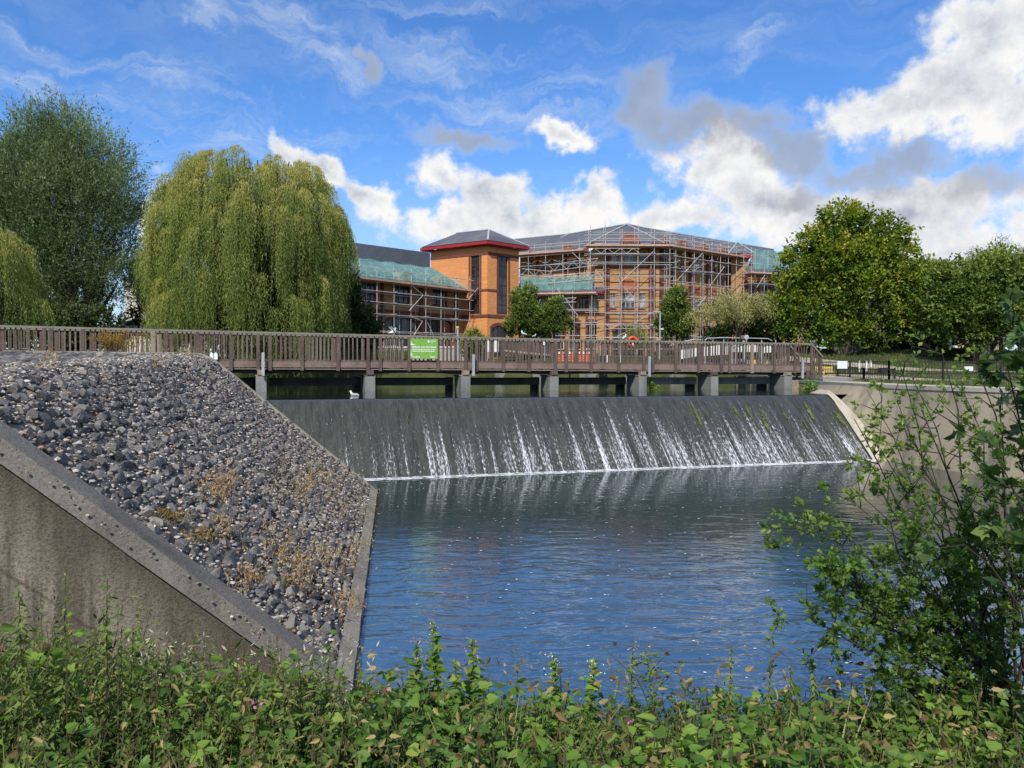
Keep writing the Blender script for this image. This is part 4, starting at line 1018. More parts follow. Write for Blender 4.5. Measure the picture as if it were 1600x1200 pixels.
for f, xs in ((fA, (840, 862, 884, 903)), (fC, (947.5, 1018)), (fD, (1033, 1048.5, 1078.5, 1105.5, 1134.5))):
    for x in xs: pilaster(f, x, 9.5 if f is fC else (6 if f is fD else 4), GZ, ZM-.02)
band(fC, 418, .16, 985); band(fC, 452, .16, 985); band(fC, 489, .3, 985); band(fD, 489, .3, 1031); band(fC, 505, .25, 985)
u, _ = fC.hit(982, 450); z = fC.hit(982, 455)[1]; n = 14; mb = MB(); V = [fC.pt(u+math.cos(a)*.95, z+math.sin(a)*1.05, .05) for a in [math.pi*i/n for i in range(n+1)]]; mb.add(V, [tuple(range(n+1))]); mb.build('brick_arch', brickmat('red_arch_brick', (.34,.09,.05), (.40,.12,.07), (.25,.12,.08)), bld)
for x0, x1 in ((1086,1098),(1112,1118)): 
    a = W(fD, x0-1, 449, x1+1, 461); fD.box(a[0], a[1], a[2], a[3], -.01, .04).build('brick_panel', brickmat('red_panel_brick', (.34,.09,.05), (.40,.12,.07), (.25,.12,.08)), bld)
# small projecting bay and lower right wing
P5, P6 = gp(1141, 71.6), gp(1168, 71.6); facade(Face(P5, P6), GZ, ZM-.1, [], M_br); facade(Face(P6, P6+Vector((1.5,8,0))), GZ, ZM-.1, [], M_br)
Face(P5, P6).box(-.3, ZM-.2, (P6-P5).length+.3, ZM+.15, .2, .45).build('fascia', M_redf, bld)
P7, P8 = gp(1160, 70.2), gp(1262, 72.5); fE = Face(P7, P8); ZL = 8.65
facade(fE, GZ, ZL, [W(fE, x, 442, x+9, 462, 'dark', 2, 2) for x in (1172, 1190, 1206)]+[W(fE, x, 484, x+9, 504, 'dark', 2, 2) for x in (1172, 1190, 1206)], M_br)
for x in (1165, 1184.5, 1202, 1219): pilaster(fE, x, 4, GZ, ZL)
RN = aY(979, 351, 71.2); ZR = RN.z
def rz(px, D): p = gp(px, D); p.z = ZR; return p
def ez(p, z=ZM+.25): return Vector((p.x, p.y, z))
R_L, R_L0, R_R0, R_R1 = rz(888, 76.5), rz(795, 80), rz(1007, 73.2), rz(1207, 86)
oh = .5; E = [ez(P_[0]+fA.n*oh-fA.d*2), ez(P_[1]+fA.n*oh), ez(P_[2]+fC.n*oh-fC.d*oh), ez(P_[3]+fC.n*oh+fC.d*oh*.6), ez(P_[4]+fD.n*oh), ez(gp(1232, 81.5))]
roof('roof', [E[0], E[1], RN, R_L], [(0,1,2,3)], M_slate); roof('roof', [E[1], E[2], RN], [(0,1,2)], M_slate); roof('roof', [E[2], E[3], RN], [(0,1,2)], M_slate)
roof('roof', [E[3], E[4], E[5], R_R1, R_R0, RN], [(0,1,2,3,4,5)], M_slate)
roof('roof', [E[0]-Vector((7,1.5,0)), E[0], R_L, R_L0], [(0,1,2,3)], M_slate)
h0 = rz(874, 75.2); h0.z += .15
for a, b in ((E[2], RN), (E[3], RN), (RN, R_R0), (R_R0, R_R1), (RN, R_L), (ez(gp(826, 71.3)), R_L), (R_L, R_L0)): MB().bar(a+UP*.06, b+UP*.06, .17, .08).build('ridge_flashing', M_lead, bld)
# dormer-like hip over the small bay and the low wing roof
B1, B2, B3 = ez(P5+Vector((-.3,-.3,0))), ez(P6+Vector((.4,-.3,0))), aY(1152, 379, 76.5); roof('roof', [B1, B2, B3], [(0,1,2)], M_slate); B4 = aY(1131, 381, 79); roof('roof', [B1, B3, B4], [(0,1,2)], M_slate); roof('roof', [B2, ez(P6+Vector((1.6,6,0))), B3], [(0,1,2)], M_slate)
for a, b in ((B1, B3), (B2, B3)): MB().bar(a+UP*.05, b+UP*.05, .14, .06).build('ridge_flashing', M_lead, bld)
L1, L2 = ez(P7+fE.n*.4, ZL+.15), ez(P8+fE.n*.4, ZL+.15); L3, L4 = aY(1178, 392, 77), aY(1250, 398, 80); roof('roof', [L1, L2, L4, L3], [(0,1,2,3)], M_slate)
for f, a, b in ((fA, 0, fA.L), (fC, -.4, fC.L+.3), (fD, 0, fD.L)): f.box(a, ZM-.05, b, ZM+.22, .36, .52).build('fascia', M_redf, bld)
for f, px, r in ((fA, 888, .55), (fC, 985, .85), (fD, 1037, .62), (fD, 1064, .65), (fD, 1097, .6), (fD, 1128, .6)):
    u, _ = f.hit(px, 390); n = 12; V = [f.pt(u+math.cos(a)*r, ZM+.15+math.sin(a)*r*1.15, .3) for a in [math.pi*i/n for i in range(n+1)]]; V2 = [v-f.n*1.3 for v in V]
    mb = MB(); mb.add(V+V2, [tuple(range(n+1))]+[(i, n+1+i, n+2+i, i+1) for i in range(n)]); mb.build('gablet', brickmat('gablet_brick', (.26,.09,.055), (.32,.12,.075), (.2,.1,.07)), bld)
# two-storey link in front of the left part
A1, A2 = gp(808, 66.9), gp(944, 65.2); fX = Face(A1, A2); ZX = 6.35
facade(fX, GZ, ZX, [W(fX, x, 466, x+10, 484, 'blind' if i % 2 else 'dark', 2, 2) for i, x in enumerate((822, 842, 862, 883, 905, 922))]+[W(fX, x, 503, x+17, 530, 'arch', 3, 2, GZ+.1) for x in (818, 842, 866, 890, 915)], M_br)
for x in (836, 858, 878, 899, 917): pilaster(fX, x, 3.5, GZ, ZX)
band(fX, 492, .25, 880)
X1, X2 = fX.pt(-.3, ZX+.1, .5), fX.pt(fX.L, ZX+.1, .5); roof('roof', [X1, X2, X2-fX.n*4.2+UP*1.7, X1-fX.n*4.2+UP*1.7], [(0,1,2,3)], M_slate)
fX.box(-.2, ZX-.1, fX.L, ZX+.14, .4, .55).build('fascia', M_redf, bld)

# ------------------------------------------------------------------ scaffolding
M_tube = noisy('scaffold_tube', (.44,.42,.40), (.62,.60,.57), .6, .5, 0, 8, metal=.1); M_plank = noisy('scaffold_board', (.42,.28,.20), (.55,.40,.30), 1.2, .9, 0, 6)
def netfn(t, b):
    n = t.noise(t.obj(), .7, 4, .6); t.con(t.mix(t.rng(n, .35, .65), (.10,.33,.29), (.20,.45,.40)), b.inputs['Base Color'])
    g = t.noise(t.obj(), 3, 3, .6); t.con(t.rng(g, .35, .65, .25, .6), b.inputs['Alpha'])
M_net = mat('green_debris_net', netfn, rough=.8, spec=.1)
cylm = MB().tube([(0,0,0), (0,0,1)], [1, 1], 6).mesh('tube'); cylm.materials.append(M_tube)
def rod(name, a, b, r, parent):
    o = bpy.data.objects.new(name, cylm); COL.objects.link(o); d = b-a; o.parent = parent; o.matrix_parent_inverse = Matrix.Translation(-Vector(parent.location))
    o.location = a; o.rotation_mode = 'QUATERNION'; o.rotation_quaternion = d.to_track_quat('Z', 'Y'); o.scale = (r, r, d.length); return o
RR = .024
def scaffold(fc, u0, u1, ztop, zeave, label, lifts, net=None, bay=2.0, rails=True, beams=(), braces=(), taper=0, lean=0):
    t = empty('scaffolding', fc.pt((u0+u1)/2, GZ, 1), label, 'scaffolding', 'scaffolding around the office building')
    n = max(2, round((u1-u0)/bay))
    for i in range(n+1):
        u = u0+(u1-u0)*i/n
        for off in (.35, 1.55): rod('pole', fc.pt(u+R.gauss(0, .05), GZ-.1, off), fc.pt(u+R.gauss(0, .04), ztop-R.uniform(0, .9)*(off > 1)*0-R.uniform(0, .5), off), RR, t)
    for z in lifts:
        for off in (.35, 1.55): rod('ledger', fc.pt(u0-.4, z+R.gauss(0, .03), off+.05), fc.pt(u1+.4, z+R.gauss(0, .03), off+.05), RR, t)
        if rails: rod('guard_rail', fc.pt(u0-.2, z+1.0, 1.60), fc.pt(u1+.2, z+1.0+R.gauss(0, .03), 1.60), RR*.9, t)
        if z < zeave-1 or 1:
            for i in range(0, n+1): u = u0+(u1-u0)*i/n+.06; rod('transom', fc.pt(u, z+.07, .2), fc.pt(u, z+.07, 1.75), RR*.9, t) if i % 2 == 0 else None
    fc.box(u0-.3, zeave-.16, u1+.3, zeave-.02, .62, 1.75).build('plank_deck', M_plank, t)
    z = GZ+.1; k = 0
    for (a, b) in braces:
        A = fc.pt(*a, 1.64); B = fc.pt(*b, 1.64); rod('brace', A, B, RR*1.05, t)
    if net:
        z0, z1 = net; mb = MB(); nn = 30; V = []
        for i in range(nn+1):
            u = u0+(u1-u0)*i/nn; w_ = .06*math.sin(i*1.7)
            uu = u if not taper else min(u, u1-taper*0)
            for j in range(5):
                f = j/4; ue = u0+(u-u0)*(1-taper*f/(u1-u0)); V.append(fc.pt(ue, z0+(z1-z0)*f+.05*math.sin(i*.9)*(j > 3), (1.66+w_*math.sin(j))*(1-lean*f)-1.5*lean*f))
        mb.add(V, [(i*5+j, (i+1)*5+j, (i+1)*5+j+1, i*5+j+1) for i in range(nn) for j in range(4)]); mb.build('debris_net', M_net, t)
    for (a, b, h) in beams:       # aluminium lattice beams
        A, B = fc.pt(*a, 1.72), fc.pt(*b, 1.72); d = B-A; L = d.length; m_ = MB(); m_.tube([A, B], [RR]*2, 5); m_.tube([A-UP*h, B-UP*h], [RR]*2, 5); q = max(4, int(L/.5))
        for i in range(q): a_ = A+d*(i/q)-UP*(h*(i % 2)); b_ = A+d*((i+1)/q)-UP*(h*((i+1) % 2)); m_.tube([a_, b_], [RR*.8]*2, 4)
        m_.build('lattice_beam', M_tube, t)
    return t
def uz(fc, *pts): return [fc.hit(x, y) for x, y in pts]
scaffold(fW, fW.hit(540, 480)[0], fW.L-1.0, 7.6, ZW2, 'steel tube scaffolding with green netting along the two-storey wing left of the stair tower', [1.5, 2.6, 3.8, 4.6, 5.4, 6.2, 7.0], net=(6.35, 7.9), bay=1.55, rails=False, taper=2.6, lean=.6,
         braces=[uz(fW, (616,445), (638,463)), uz(fW, (638,463), (616,487)), uz(fW, (616,495), (637,503)), uz(fW, (637,503), (622,527)), uz(fW, (724,452), (708,470)), uz(fW, (645,505), (655,527))])
scaffold(fX, 0, fX.L-.8, 8.1, ZX, 'steel tube scaffolding with green netting on the low link right of the stair tower', [1.6, 2.7, 3.8, 4.9, 6.1, 7.2], net=(6.5, 7.7), bay=1.7, rails=False,
         braces=[uz(fX, (875,453), (907,495)), uz(fX, (907,495), (890,512)), uz(fX, (850,470), (838,500))], beams=[(*uz(fX, (812,423), (868,428)), .5), (*uz(fX, (862,436), (945,428)), .55), (*uz(fX, (862,418), (938,408)), .55), (*uz(fX, (870,470), (905,468)), .35)])
scaffold(fA, 0, fA.L-.3, 11.5, ZM, 'steel tube scaffolding at eaves level above the green netted link roof', [8.2, 9.2, 10.3, 11.0], bay=1.7, rails=False, braces=[uz(fA, (905,398), (920,412))])
scaffold(fC, -.6, fC.L+.6, 12.1, ZM, 'tall three-storey steel tube scaffolding wrapped round the front hipped bay', [1.6, 2.6, 3.7, 4.7, 5.7, 6.8, 7.8, 8.9, 9.6, 10.3, 10.9, 11.4], bay=1.35, rails=False,
         braces=[uz(fC, (1016,397), (964,446)), uz(fC, (964,446), (1010,492)), uz(fC, (1010,492), (985,508)), uz(fC, (1000,507), (960,527))], beams=[(*uz(fC, (926,393), (994,393)), .42), (*uz(fC, (942,508), (1010,507)), .42)])
scaffold(fD, .3, fD.L-.3, 11.7, ZM, 'three-storey steel tube scaffolding along the long right-hand front below the slate roof', [1.6, 2.8, 3.9, 5.1, 6.2, 7.4, 8.5, 9.5, 10.3, 10.9, 11.3], bay=1.25, rails=False,
         braces=[uz(fD, (1035,440), (1075,398)), uz(fD, (1085,450), (1108,420)), uz(fD, (1122,470), (1140,440)), uz(fD, (1050,500), (1080,465))], beams=[(*uz(fD, (1096,467), (1141,467)), .45), (*uz(fD, (1040,420), (1072,421)), .4)])
scaffold(fE, -.2, fE.L-1, 10.9, ZL, 'steel tube scaffolding with green netting at the right end of the building behind the maple', [1.6, 2.8, 4.0, 5.2, 6.4, 7.6, 8.6, 9.5, 10.3], net=(8.9, 10.6), bay=1.4, rails=False, braces=[uz(fE, (1165,452), (1178,432)), uz(fE, (1180,500), (1200,470))], beams=[(*uz(fE, (1160,463), (1215,463)), .45)])

# ------------------------------------------------------------------ things on the far bank
M_steel = M_galv; M_timb = mat('fence_timber', woodfn((.10,.07,.055), (.16,.115,.09), (.2,.17,.14)), rough=.9, spec=.1)
# retaining walls of the basin above the weir
def bankwall(pts, zt, name, label):
    t = empty(name, (*pts[0], ZW), label, 'wall'); mb = MB(); cp = MB()
    for i in range(len(pts)-1):
        A, B = Vector((*pts[i], 0)), Vector((*pts[i+1], 0)); d = (B-A).normalized(); nn = Vector((-d.y, d.x, 0)); A2 = A-d*(.2 if i else 0)
        m_ = (A2+B)/2+nn*.6; mb.box((m_.x, m_.y, (zt-4)/2), ((B-A2).length, 1.2, 4+zt), (d, nn, UP)); cp.box((m_.x, m_.y, zt+.05), ((B-A2).length, 1.32, .1), (d, nn, UP))
        k = int((B-A).length/1.6)
        for j in range(k): q = A+d*(j+.5)*1.6-nn*.03; mb.box((q.x, q.y, (zt-1.5)/2), (.10, .10, 1.5+zt-.01), (d, nn, UP))
    mb.build('wall_face', concrete('bank_concrete', (.16,.16,.13), (.26,.26,.22), (.08,.10,.05), .4), t); cp.build('coping', M_pier, t)
bankwall([(13.9,51.3),(2,49.4),(-11,47)][::-1] if 0 else [(-11.2,46.6),(2,48.9),(14.2,50.9)], -.22, 'river_wall', 'low grey concrete river wall with upright ribs across the far side of the basin')
bankwall([(14.6,50.5),(14.2,38),(13.2,32.5)][::1] , -.5, 'river_wall', 'low concrete river wall on the right side of the basin beneath the steps')
bankwall([(-12.9,17.5),(-12.6,29.5),(-15.4,38),(-11.2,46.6)] , -.05, 'river_wall', 'low concrete river wall on the left side of the basin below the willow')
# timber hoarding + rail, right of the sign
def fence_run(name, label, A, B, z0, z1, mt, board=.14, gap=.02, cat='fence', rail=True, group=None):
    t = empty(name, A+UP*z0, label, cat, group); d = (B-A); L = d.length; d.normalize(); nn = Vector((-d.y, d.x, 0)); n = int(L/(board+gap)); mb = MB()
    for i in range(n): q = A+d*((i+.5)*(board+gap)); mb.box((q.x, q.y, (z0+z1)/2), (board, .03, z1-z0-R.random()*.04), (d, nn, UP))
    mb.build('board_panel', mt, t)
    if rail:
        for z in (z0+.25, z1-.25): q = (A+B)/2+nn*.05; MB().box((q.x, q.y, z), (L, .05, .1), (d, nn, UP)).build('rail', mt, t)
    for i in range(int(L/2.4)+1): q = A+d*min(L, i*2.4)+nn*.12; MB().box((q.x, q.y, (z0+z1)/2), (.12, .12, z1-z0), (d, nn, UP)).build('post', mt, t)
    return t
A, B = gp(786, 53), gp(866, 56); fence_run('timber_fence', 'dark close-boarded timber fence behind the bridge between the white board and the orange barriers', A, B, .9, aY(826, 531, 54).z, M_timb)
t = empty('sloping_rail', aY(786, 548, 52), 'pale timber rail sloping down in front of the dark boarded fence', 'railing')
MB().bar(aY(786, 547.5, 52), aY(862, 555, 51), .08, .12).build('rail', M_woodl, t)
for x in (786, 812, 838, 862): a = aY(x, 548+(x-786)*.099, 51.6); MB().bar(Vector((a.x, a.y, .2)), a, .09).build('post', M_woodl, t)
# plastic street barriers
M_rw = [noisy('barrier_orange', (.60,.10,.05), (.72,.20,.12), 5, .5, .1, 9), mat('barrier_white', None, (.72,.68,.62), .5)]
for i, (x0, x1, lb) in enumerate([(869,896,'left orange and white plastic street barrier behind the bridge'), (898,927,'right orange and white plastic street barrier beside the black crate')]):
    D = 50+i*.2; a, b = aY(x0, 549, D), aY(x1, 549, D); zb = aY(x0, 572, D).z; t = empty('street_barrier', ((a.x+b.x)/2, D, zb), lb, 'barrier', 'orange and white street barriers'); H = a.z-zb; w = b.x-a.x
    mb = MB()
    for j in range(5): mb.box(((a.x+b.x)/2, D, zb+H*(.08+j*.155)), (w*.94, .08, H*.105))
    for k in range(4): mb.box((a.x+w*(.04+k*.307), D, zb+H*.42), (.06, .075, H*.80))
    mb.build('grid_panel', M_rw[0], t)
    MB().box(((a.x+b.x)/2, D-.01, zb+H*.90), (w*.98, .10, H*.17)).build('reflective_board', M_rw[0], t)
    for k in range(3): MB().box((a.x+w*(.2+k*.3), D-.065, zb+H*.90), (w*.13, .01, H*.15)).build('white_stripe', M_rw[1], t)
    for k in (.15, .85): MB().box((a.x+w*k, D, zb+.03), (.14, .5, .07)).build('foot', M_black, t)
def post_and_crate():
    a = aY(939, 560, 48); t = empty('crate', (a.x, 48, .0), 'black plastic crate standing right of the orange barriers', 'crate'); s = .5
    for dy in (-.2, .2): MB().box((a.x, 48+dy, a.z), (.5, .03, .5)).build('side', M_black, t)
    for dx in (-.24, .24): MB().box((a.x+dx, 48, a.z), (.03, .37, .5)).build('side', M_black, t)
    MB().box((a.x, 47.76, a.z+.2), (.46, .03, .06)).build('rim', mat('grey_rim', None, (.3,.3,.3), .6), t)
    for x, y0, y1, lb in [(949,555,575,'short white marker post right of the black crate'),(969,553,575,'short white marker post just left of the lifebuoy posts'),(881.5,530,545,'short white post with black bands above the sloping rail')]:
        D = 47; p, q = aY(x, y0, D), aY(x, y1, D); tag(MB().tube([q, q.lerp(p, .92), p], [.05, .05, .03], 8).build('marker_post', mat('marker_white', None, (.68,.66,.6), .6)), lb, 'post', 'short white marker posts')
post_and_crate()
# white notice board
def board(name, x0, y0, x1, y1, D, label, mt, legs=2, col=None, cat='sign', group=None, zb=None, th=.03):
    a, b = aY(x0, y0, D), aY(x1, y1, D); t = empty(name, ((a.x+b.x)/2, D, zb if zb is not None else b.z-.6), label, cat, group)
    MB().box(((a.x+b.x)/2, D, (a.z+b.z)/2), (b.x-a.x, th, a.z-b.z)).build('panel', mt, t)
    MB().box(((a.x+b.x)/2, D+th*.6, a.z), (b.x-a.x+.05, .02, .04)).build('frame', M_galv, t)
    for i in range(legs): x = a.x+(b.x-a.x)*((i+.5)/legs if legs == 1 else (.1+.8*i)); MB().cyl((x, D+.03, zb if zb is not None else b.z-.6), (x, D+.03, a.z), .03, 8).build('leg', M_galv, t)
M_off = noisy('off_white_panel', (.62,.63,.60), (.72,.73,.70), 1.5, .6, 0)
board('notice_board', 760, 532, 779, 550, 50, 'large plain white board on legs seen through the balusters near the middle of the bridge', M_off, zb=.1)
board('notice_board', 844, 531.5, 852, 539, 51, 'pair of small pale notices high on the dark boarded fence', M_off, zb=.5)
# pale low wall with white coping seen left of centre
t = empty('low_wall', gp(640, 55)+UP*.4, 'long pale grey low wall with a white top edge behind the bridge right of the green sign', 'wall')
A, B = gp(575, 56), gp(757, 54); d = (B-A).normalized(); nn = Vector((-d.y, d.x, 0)); zt = aY(700, 546.5, 54.6).z; c = (A+B)/2
MB().box((c.x, c.y, (zt+.0)/2), ((B-A).length, .3, zt+.3), (d, nn, UP)).build('wall_face', noisy('pale_render', (.33,.31,.28), (.43,.41,.37), 1, .9, .1, 9), t); MB().box((c.x, c.y, zt+.19), ((B-A).length, .42, .09), (d, nn, UP)).build('coping', M_off, t)
# small post with yellow hand sign
t = empty('waymark_post', aY(715, 545, 50), 'slim post topped by a small yellow sign in front of the stair tower', 'sign post'); a = aY(715, 512, 50)
MB().box((a.x, 50, (a.z+.3)/2-.1), (.09, .09, a.z-.3+.2)).build('post', M_galv, t); MB().box((a.x, 49.93, a.z+.02), (.17, .03, .14)).build('plate', M_yel, t)
# street lamp
t = empty('street_lamp', aY(1031.5, 545, 55), 'tall slim grey street lamp in front of the small dark round tree', 'street lamp'); a = aY(1031.5, 487, 55)
MB().tube([(a.x, 55, .6), (a.x, 55, a.z)], [.07, .05], 8).build('column', M_galv, t); MB().bar((a.x, 55, a.z), (a.x-.25, 55, a.z+.03), .06).build('arm', M_galv, t); MB().box((a.x-.3, 55, a.z+.02), (.38, .16, .08)).build('lamp_head', M_galv, t)
b = aY(1034.5, 514.5, 54.9); MB().ell(b, (.14,.07,.07)).build('camera_pod', M_off, t, True)
# white panelled ramp parapet, rising to the right
t = empty('ramp_parapet', aY(1150, 548, 47), 'white panelled parapet of a ramp rising behind the right half of the bridge', 'parapet'); 
for (xa, ya, xb, yb, ha, hb) in [(1060,548,1092,543,14,13),(1093,543,1131,538,14,16),(1131,537,1145,535,18,18),(1145,536,1185,537,14,13),(1186,536,1213,538,16,12)]:
    a, b = aY(xa, ya, 47), aY(xb, yb, 46.6); mb = MB(); V = []
    for p, h in ((a, ha), (b, hb)):
        for o in (0, .06): V += [p+Vector((0,o,0)), p+Vector((0,o,-h*p.y/F))]
    mb.add(V, [(0,4,5,1), (2,3,7,6), (0,2,6,4), (1,5,7,3), (0,1,3,2), (4,6,7,5)]); mb.build('white_panel', M_off, t)
for x, y0 in ((1058,540),(1078,531),(1102,529),(1114,528),(1131,527),(1150,528),(1166,530),(1190,530),(1212,531)): a = aY(x, y0, 46.5); MB().cyl((a.x, 46.5, .3), a, .03, 8).build('upright', M_galv, t)
pts = [aY(x, y, 46.5) for x, y in ((1045,541),(1060,535),(1087,530),(1096,531))]; MB().tube(pts, .028, 6).build('hand_tube', M_galv, t); pts = [aY(x, y, 46.4) for x, y in ((1103,531),(1105,528.5),(1130,527.5),(1150,528),(1200,529),(1206,532))]; MB().tube(pts, .028, 6).build('hand_tube', M_galv, t)
a, b = aY(1060, 575, 47), aY(1240, 575, 46); MB().box(((a.x+b.x)/2, 47.4, .22), (b.x-a.x, .3, .75)).build('plinth', M_pier, t)
# valve gear on the ramp
t = empty('sluice_gear', aY(1162, 527, 45.5), 'small brown gearbox of a sluice above the ramp rails', 'sluice gear'); a = aY(1162, 527, 45.5); MB().box(a, (.38, .3, .20)).build('gearbox', mat('rusty_box', None, (.16,.10,.07), .7), t); MB().box(a-UP*.7, (.12, .12, 1.2)).build('stand', M_galv, t); MB().cyl(a+Vector((.1,-.2,.0)), a+Vector((.1,-.24,0)), .14, 12).build('hand_wheel', M_galv, t)
for x, y, lb in ((1179,566,'yellow marker cone left one behind the balusters near the steps'),(1197,568,'yellow marker cone right one behind the balusters near the steps')): a = aY(x, y, 42); tag(MB().tube([a-UP*.2, a+UP*.08, a+UP*.13], [.07,.07,.03], 8).build('marker_cone', M_yel), lb, 'marker', 'yellow marker cones')
# ------------------------------------------------------------------ right bank: black fence and plates
M_fb = mat('black_paint', None, (.018,.018,.02), .5)
def metal_fence(label, pts, htop, hbot, zb, postpx, bars=.12, name='metal_fence'):
    t = empty(name, (pts[0][0], pts[0][1], zb), label, 'fence'); 
    for A, B in zip(pts, pts[1:]):
        A = Vector((*A, 0)); B = Vector((*B, 0)); 
        for z in (htop, hbot): MB().bar(A+UP*z, B+UP*z, .045, .045).build('rail', M_fb, t)
        n = int((B-A).length/bars); mb = MB()
        for i in range(1, n): q = A.lerp(B, i/n); mb.bar(q+UP*hbot, q+UP*htop, .014)
        mb.build('bar_panel', M_fb, t)
        L = (B-A).length; k = max(1, round(L/postpx))
        for i in range(k+1): q = A.lerp(B, i/k); MB().box((q.x, q.y, (zb+htop+.06)/2), (.07, .07, htop+.06-zb)).build('post', M_fb, t)
q0, q1, q2 = gp(1272, 37.6), gp(1389, 34.6), gp(1660, 31.5)
metal_fence('long black metal railing along the top of the pale wing wall', [tuple(q0[:2]), tuple(q1[:2]), tuple(q2[:2])], .33, -.20, -.62, 1.9)
q0, q1, q2 = gp(1309, 36.9), gp(1350, 35.3), gp(1398, 35.4); metal_fence('short black metal gate railing with close bars beside the yellow edged steps', [tuple(q0[:2]), tuple(q1[:2]), tuple(q2[:2])], .0, -.52, -.62, 1.2, .10, 'gate_railing')
for x0, y0, x1, y1, D, lb in ((1308,564.5,1323,576,36.2,'left white warning plate on the black railing by the steps'),(1506,573,1519,579.5,31.8,'right white warning plate on the black railing among the leaves')):
    a, b = aY(x0, y0, D), aY(x1, y1, D); mb = MB(); mb.box(((a.x+b.x)/2, D-.06, (a.z+b.z)/2), (b.x-a.x, .012, a.z-b.z)); mb.box(((a.x+b.x)/2, D-.045, (a.z+b.z)/2), (b.x-a.x+.02, .01, a.z-b.z+.02)); tag(mb.build('warning_plate', mat('plate_white', None, (.62,.66,.70), .5)), lb, 'sign', 'white plates on the black railing')
for x, y0, y1, lb in ((1343,564,580,'left white bollard behind the black railing'),(1354,564,578,'middle white bollard behind the black railing'),(1360.5,564,571,'short right white bollard behind the black railing'),(1385.5,575,583,'low white bollard beside the dark box behind the black railing')):
    D = 40; p, q = aY(x, y0, D), aY(x, y1+2, D); tag(MB().tube([q, q.lerp(p, .93), p], [.055,.055,.03], 10).build('bollard', mat('bollard_white', None, (.7,.7,.68), .5)), lb, 'bollard', 'white bollards on the right bank')
a = aY(1380, 579, 39); t = empty('planter', a, 'small dark box on the ground behind the black railing', 'planter'); MB().box(a, (.36,.36,.24)).build('box', M_black, t, bevel=.02); MB().box(a+UP*.13, (.40,.40,.03)).build('rim', M_fb, t)
# pale path and kerb on the right bank
def drape(name, pts, w, dz, mt, label=None, n=60, **k):
    V = []; P = [Vector((*p, 0)) for p in pts]
    for i in range(n+1):
        f = i/n*(len(P)-1); j = min(int(f), len(P)-2); q = P[j].lerp(P[j+1], f-j); d = (P[j+1]-P[j]).normalized(); nn = Vector((-d.y, d.x, 0))
        for s_ in (-.5, -.17, .17, .5): r = q+nn*(w*s_); zz = float(land(np.array([r.x]), np.array([r.y]))[0]); V.append((r.x, r.y, zz+dz+.07))
    mb = MB(); mb.add(V, [(i*4+j, i*4+j+1, (i+1)*4+j+1, (i+1)*4+j) for i in range(n) for j in range(3)]); o = mb.build(name, mt, None, True); tag(o, **k); return o
M_path = noisy('pale_path', (.36,.31,.24), (.46,.40,.32), 1.5, .95, .3, 30)
drape('path', [(14.4,37.2),(17,36.2),(20,34),(24,30.5),(30,26)], 2.0, 0, M_path, kind='structure'); drape('footpath', [(16,45.5),(22,41.5),(30,38),(44,33)], 1.6, 0, M_path, kind='structure'); drape('road', [(-22,56.5),(-6,57.5),(12,57),(30,58)], 3.0, .0, noisy('asphalt', (.10,.10,.10), (.14,.14,.135), 1.5, .95, .2, 20), kind='structure')
# beige house and pale kiosk at right
h = empty('beige_house', gp(1450, 62)+UP*.9, 'beige rendered house glimpsed between the trees at the right', 'house'); fc = Face(gp(1400, 61), gp(1560, 66)); M_bei = noisy('beige_render', (.48,.38,.25), (.56,.46,.32), .8, .9, 0)
mb = MB(); L = fc.L; mb.box(fc.pt(L/2, 2.3, -2.5), (L, 5, 4.2), (fc.d, fc.n, UP)); mb.build('wall', M_bei, h)
mb = MB(); mb.add([fc.pt(-.4, 4.3, .5), fc.pt(L+.4, 4.3, .5), fc.pt(L+.4, 6.2, -2.6), fc.pt(-.4, 6.2, -2.6), fc.pt(-.4, 4.3, -5.5), fc.pt(L+.4, 4.3, -5.5)], [(0,1,2,3), (3,2,5,4), (0,3,4), (1,5,2)]); mb.build('roof', M_slate, h)
for u in (2, 5, 8): w = fc.box(u, 2.2, u+1.1, 3.5, .0, .05).build('window', M_frg, h); fc.box(u+.08, 2.28, u+1.02, 3.42, .05, .06).build('pane', M_glass, w)
k_ = empty('kiosk', aY(1485, 546, 52), 'small pale grey cabin with a white framed door behind the low hedge', 'cabin'); a, b = aY(1475, 528, 52), aY(1496, 547, 52)
MB().box(((a.x+b.x)/2, 52.6, (a.z+b.z)/2-.3), (b.x-a.x, 1.2, a.z-b.z+.6)).build('wall', mat('kiosk_white', None, (.62,.64,.64), .6), k_); MB().box(((a.x+b.x)/2, 51.97, (a.z+b.z)/2-.2), ((b.x-a.x)*.55, .05, a.z-b.z+.2)).build('door', mat('kiosk_grey', None, (.30,.35,.38), .6), k_); MB().box(((a.x+b.x)/2, 52.6, a.z+.04), (b.x-a.x+.2, 1.4, .09)).build('roof', M_off, k_)
# left background: pale building and parked car
h = empty('cream_building', gp(232, 85)+UP*2.5, 'cream walled building with a dark glazed corner behind the trees at the left', 'building'); fc = Face(gp(196, 84), gp(300, 86))
MB().box(fc.pt(fc.L/2, 5.5, -3), (fc.L, 6, 8), (fc.d, fc.n, UP)).build('wall', noisy('cream_render', (.60,.55,.45), (.68,.63,.52), .8, .9, 0), h)
a = fc.hit(217, 480)[0]; b_ = fc.hit(228.5, 480)[0]; w = fc.box(a, 4.6, b_, 9.0, .0, .08).build('window', mat('blue_glazing', None, (.03,.07,.11), .2), h)
for i in range(4): u = a+(b_-a)*(i+.5)/4; fc.box(u-.03, 4.6, u+.03, 9, .08, .12).build('frame', M_frg, w)
MB().box(fc.pt(fc.L/2, 9.6, -3), (fc.L+.5, 6.5, .3), (fc.d, fc.n, UP)).build('roof', M_sheet, h)
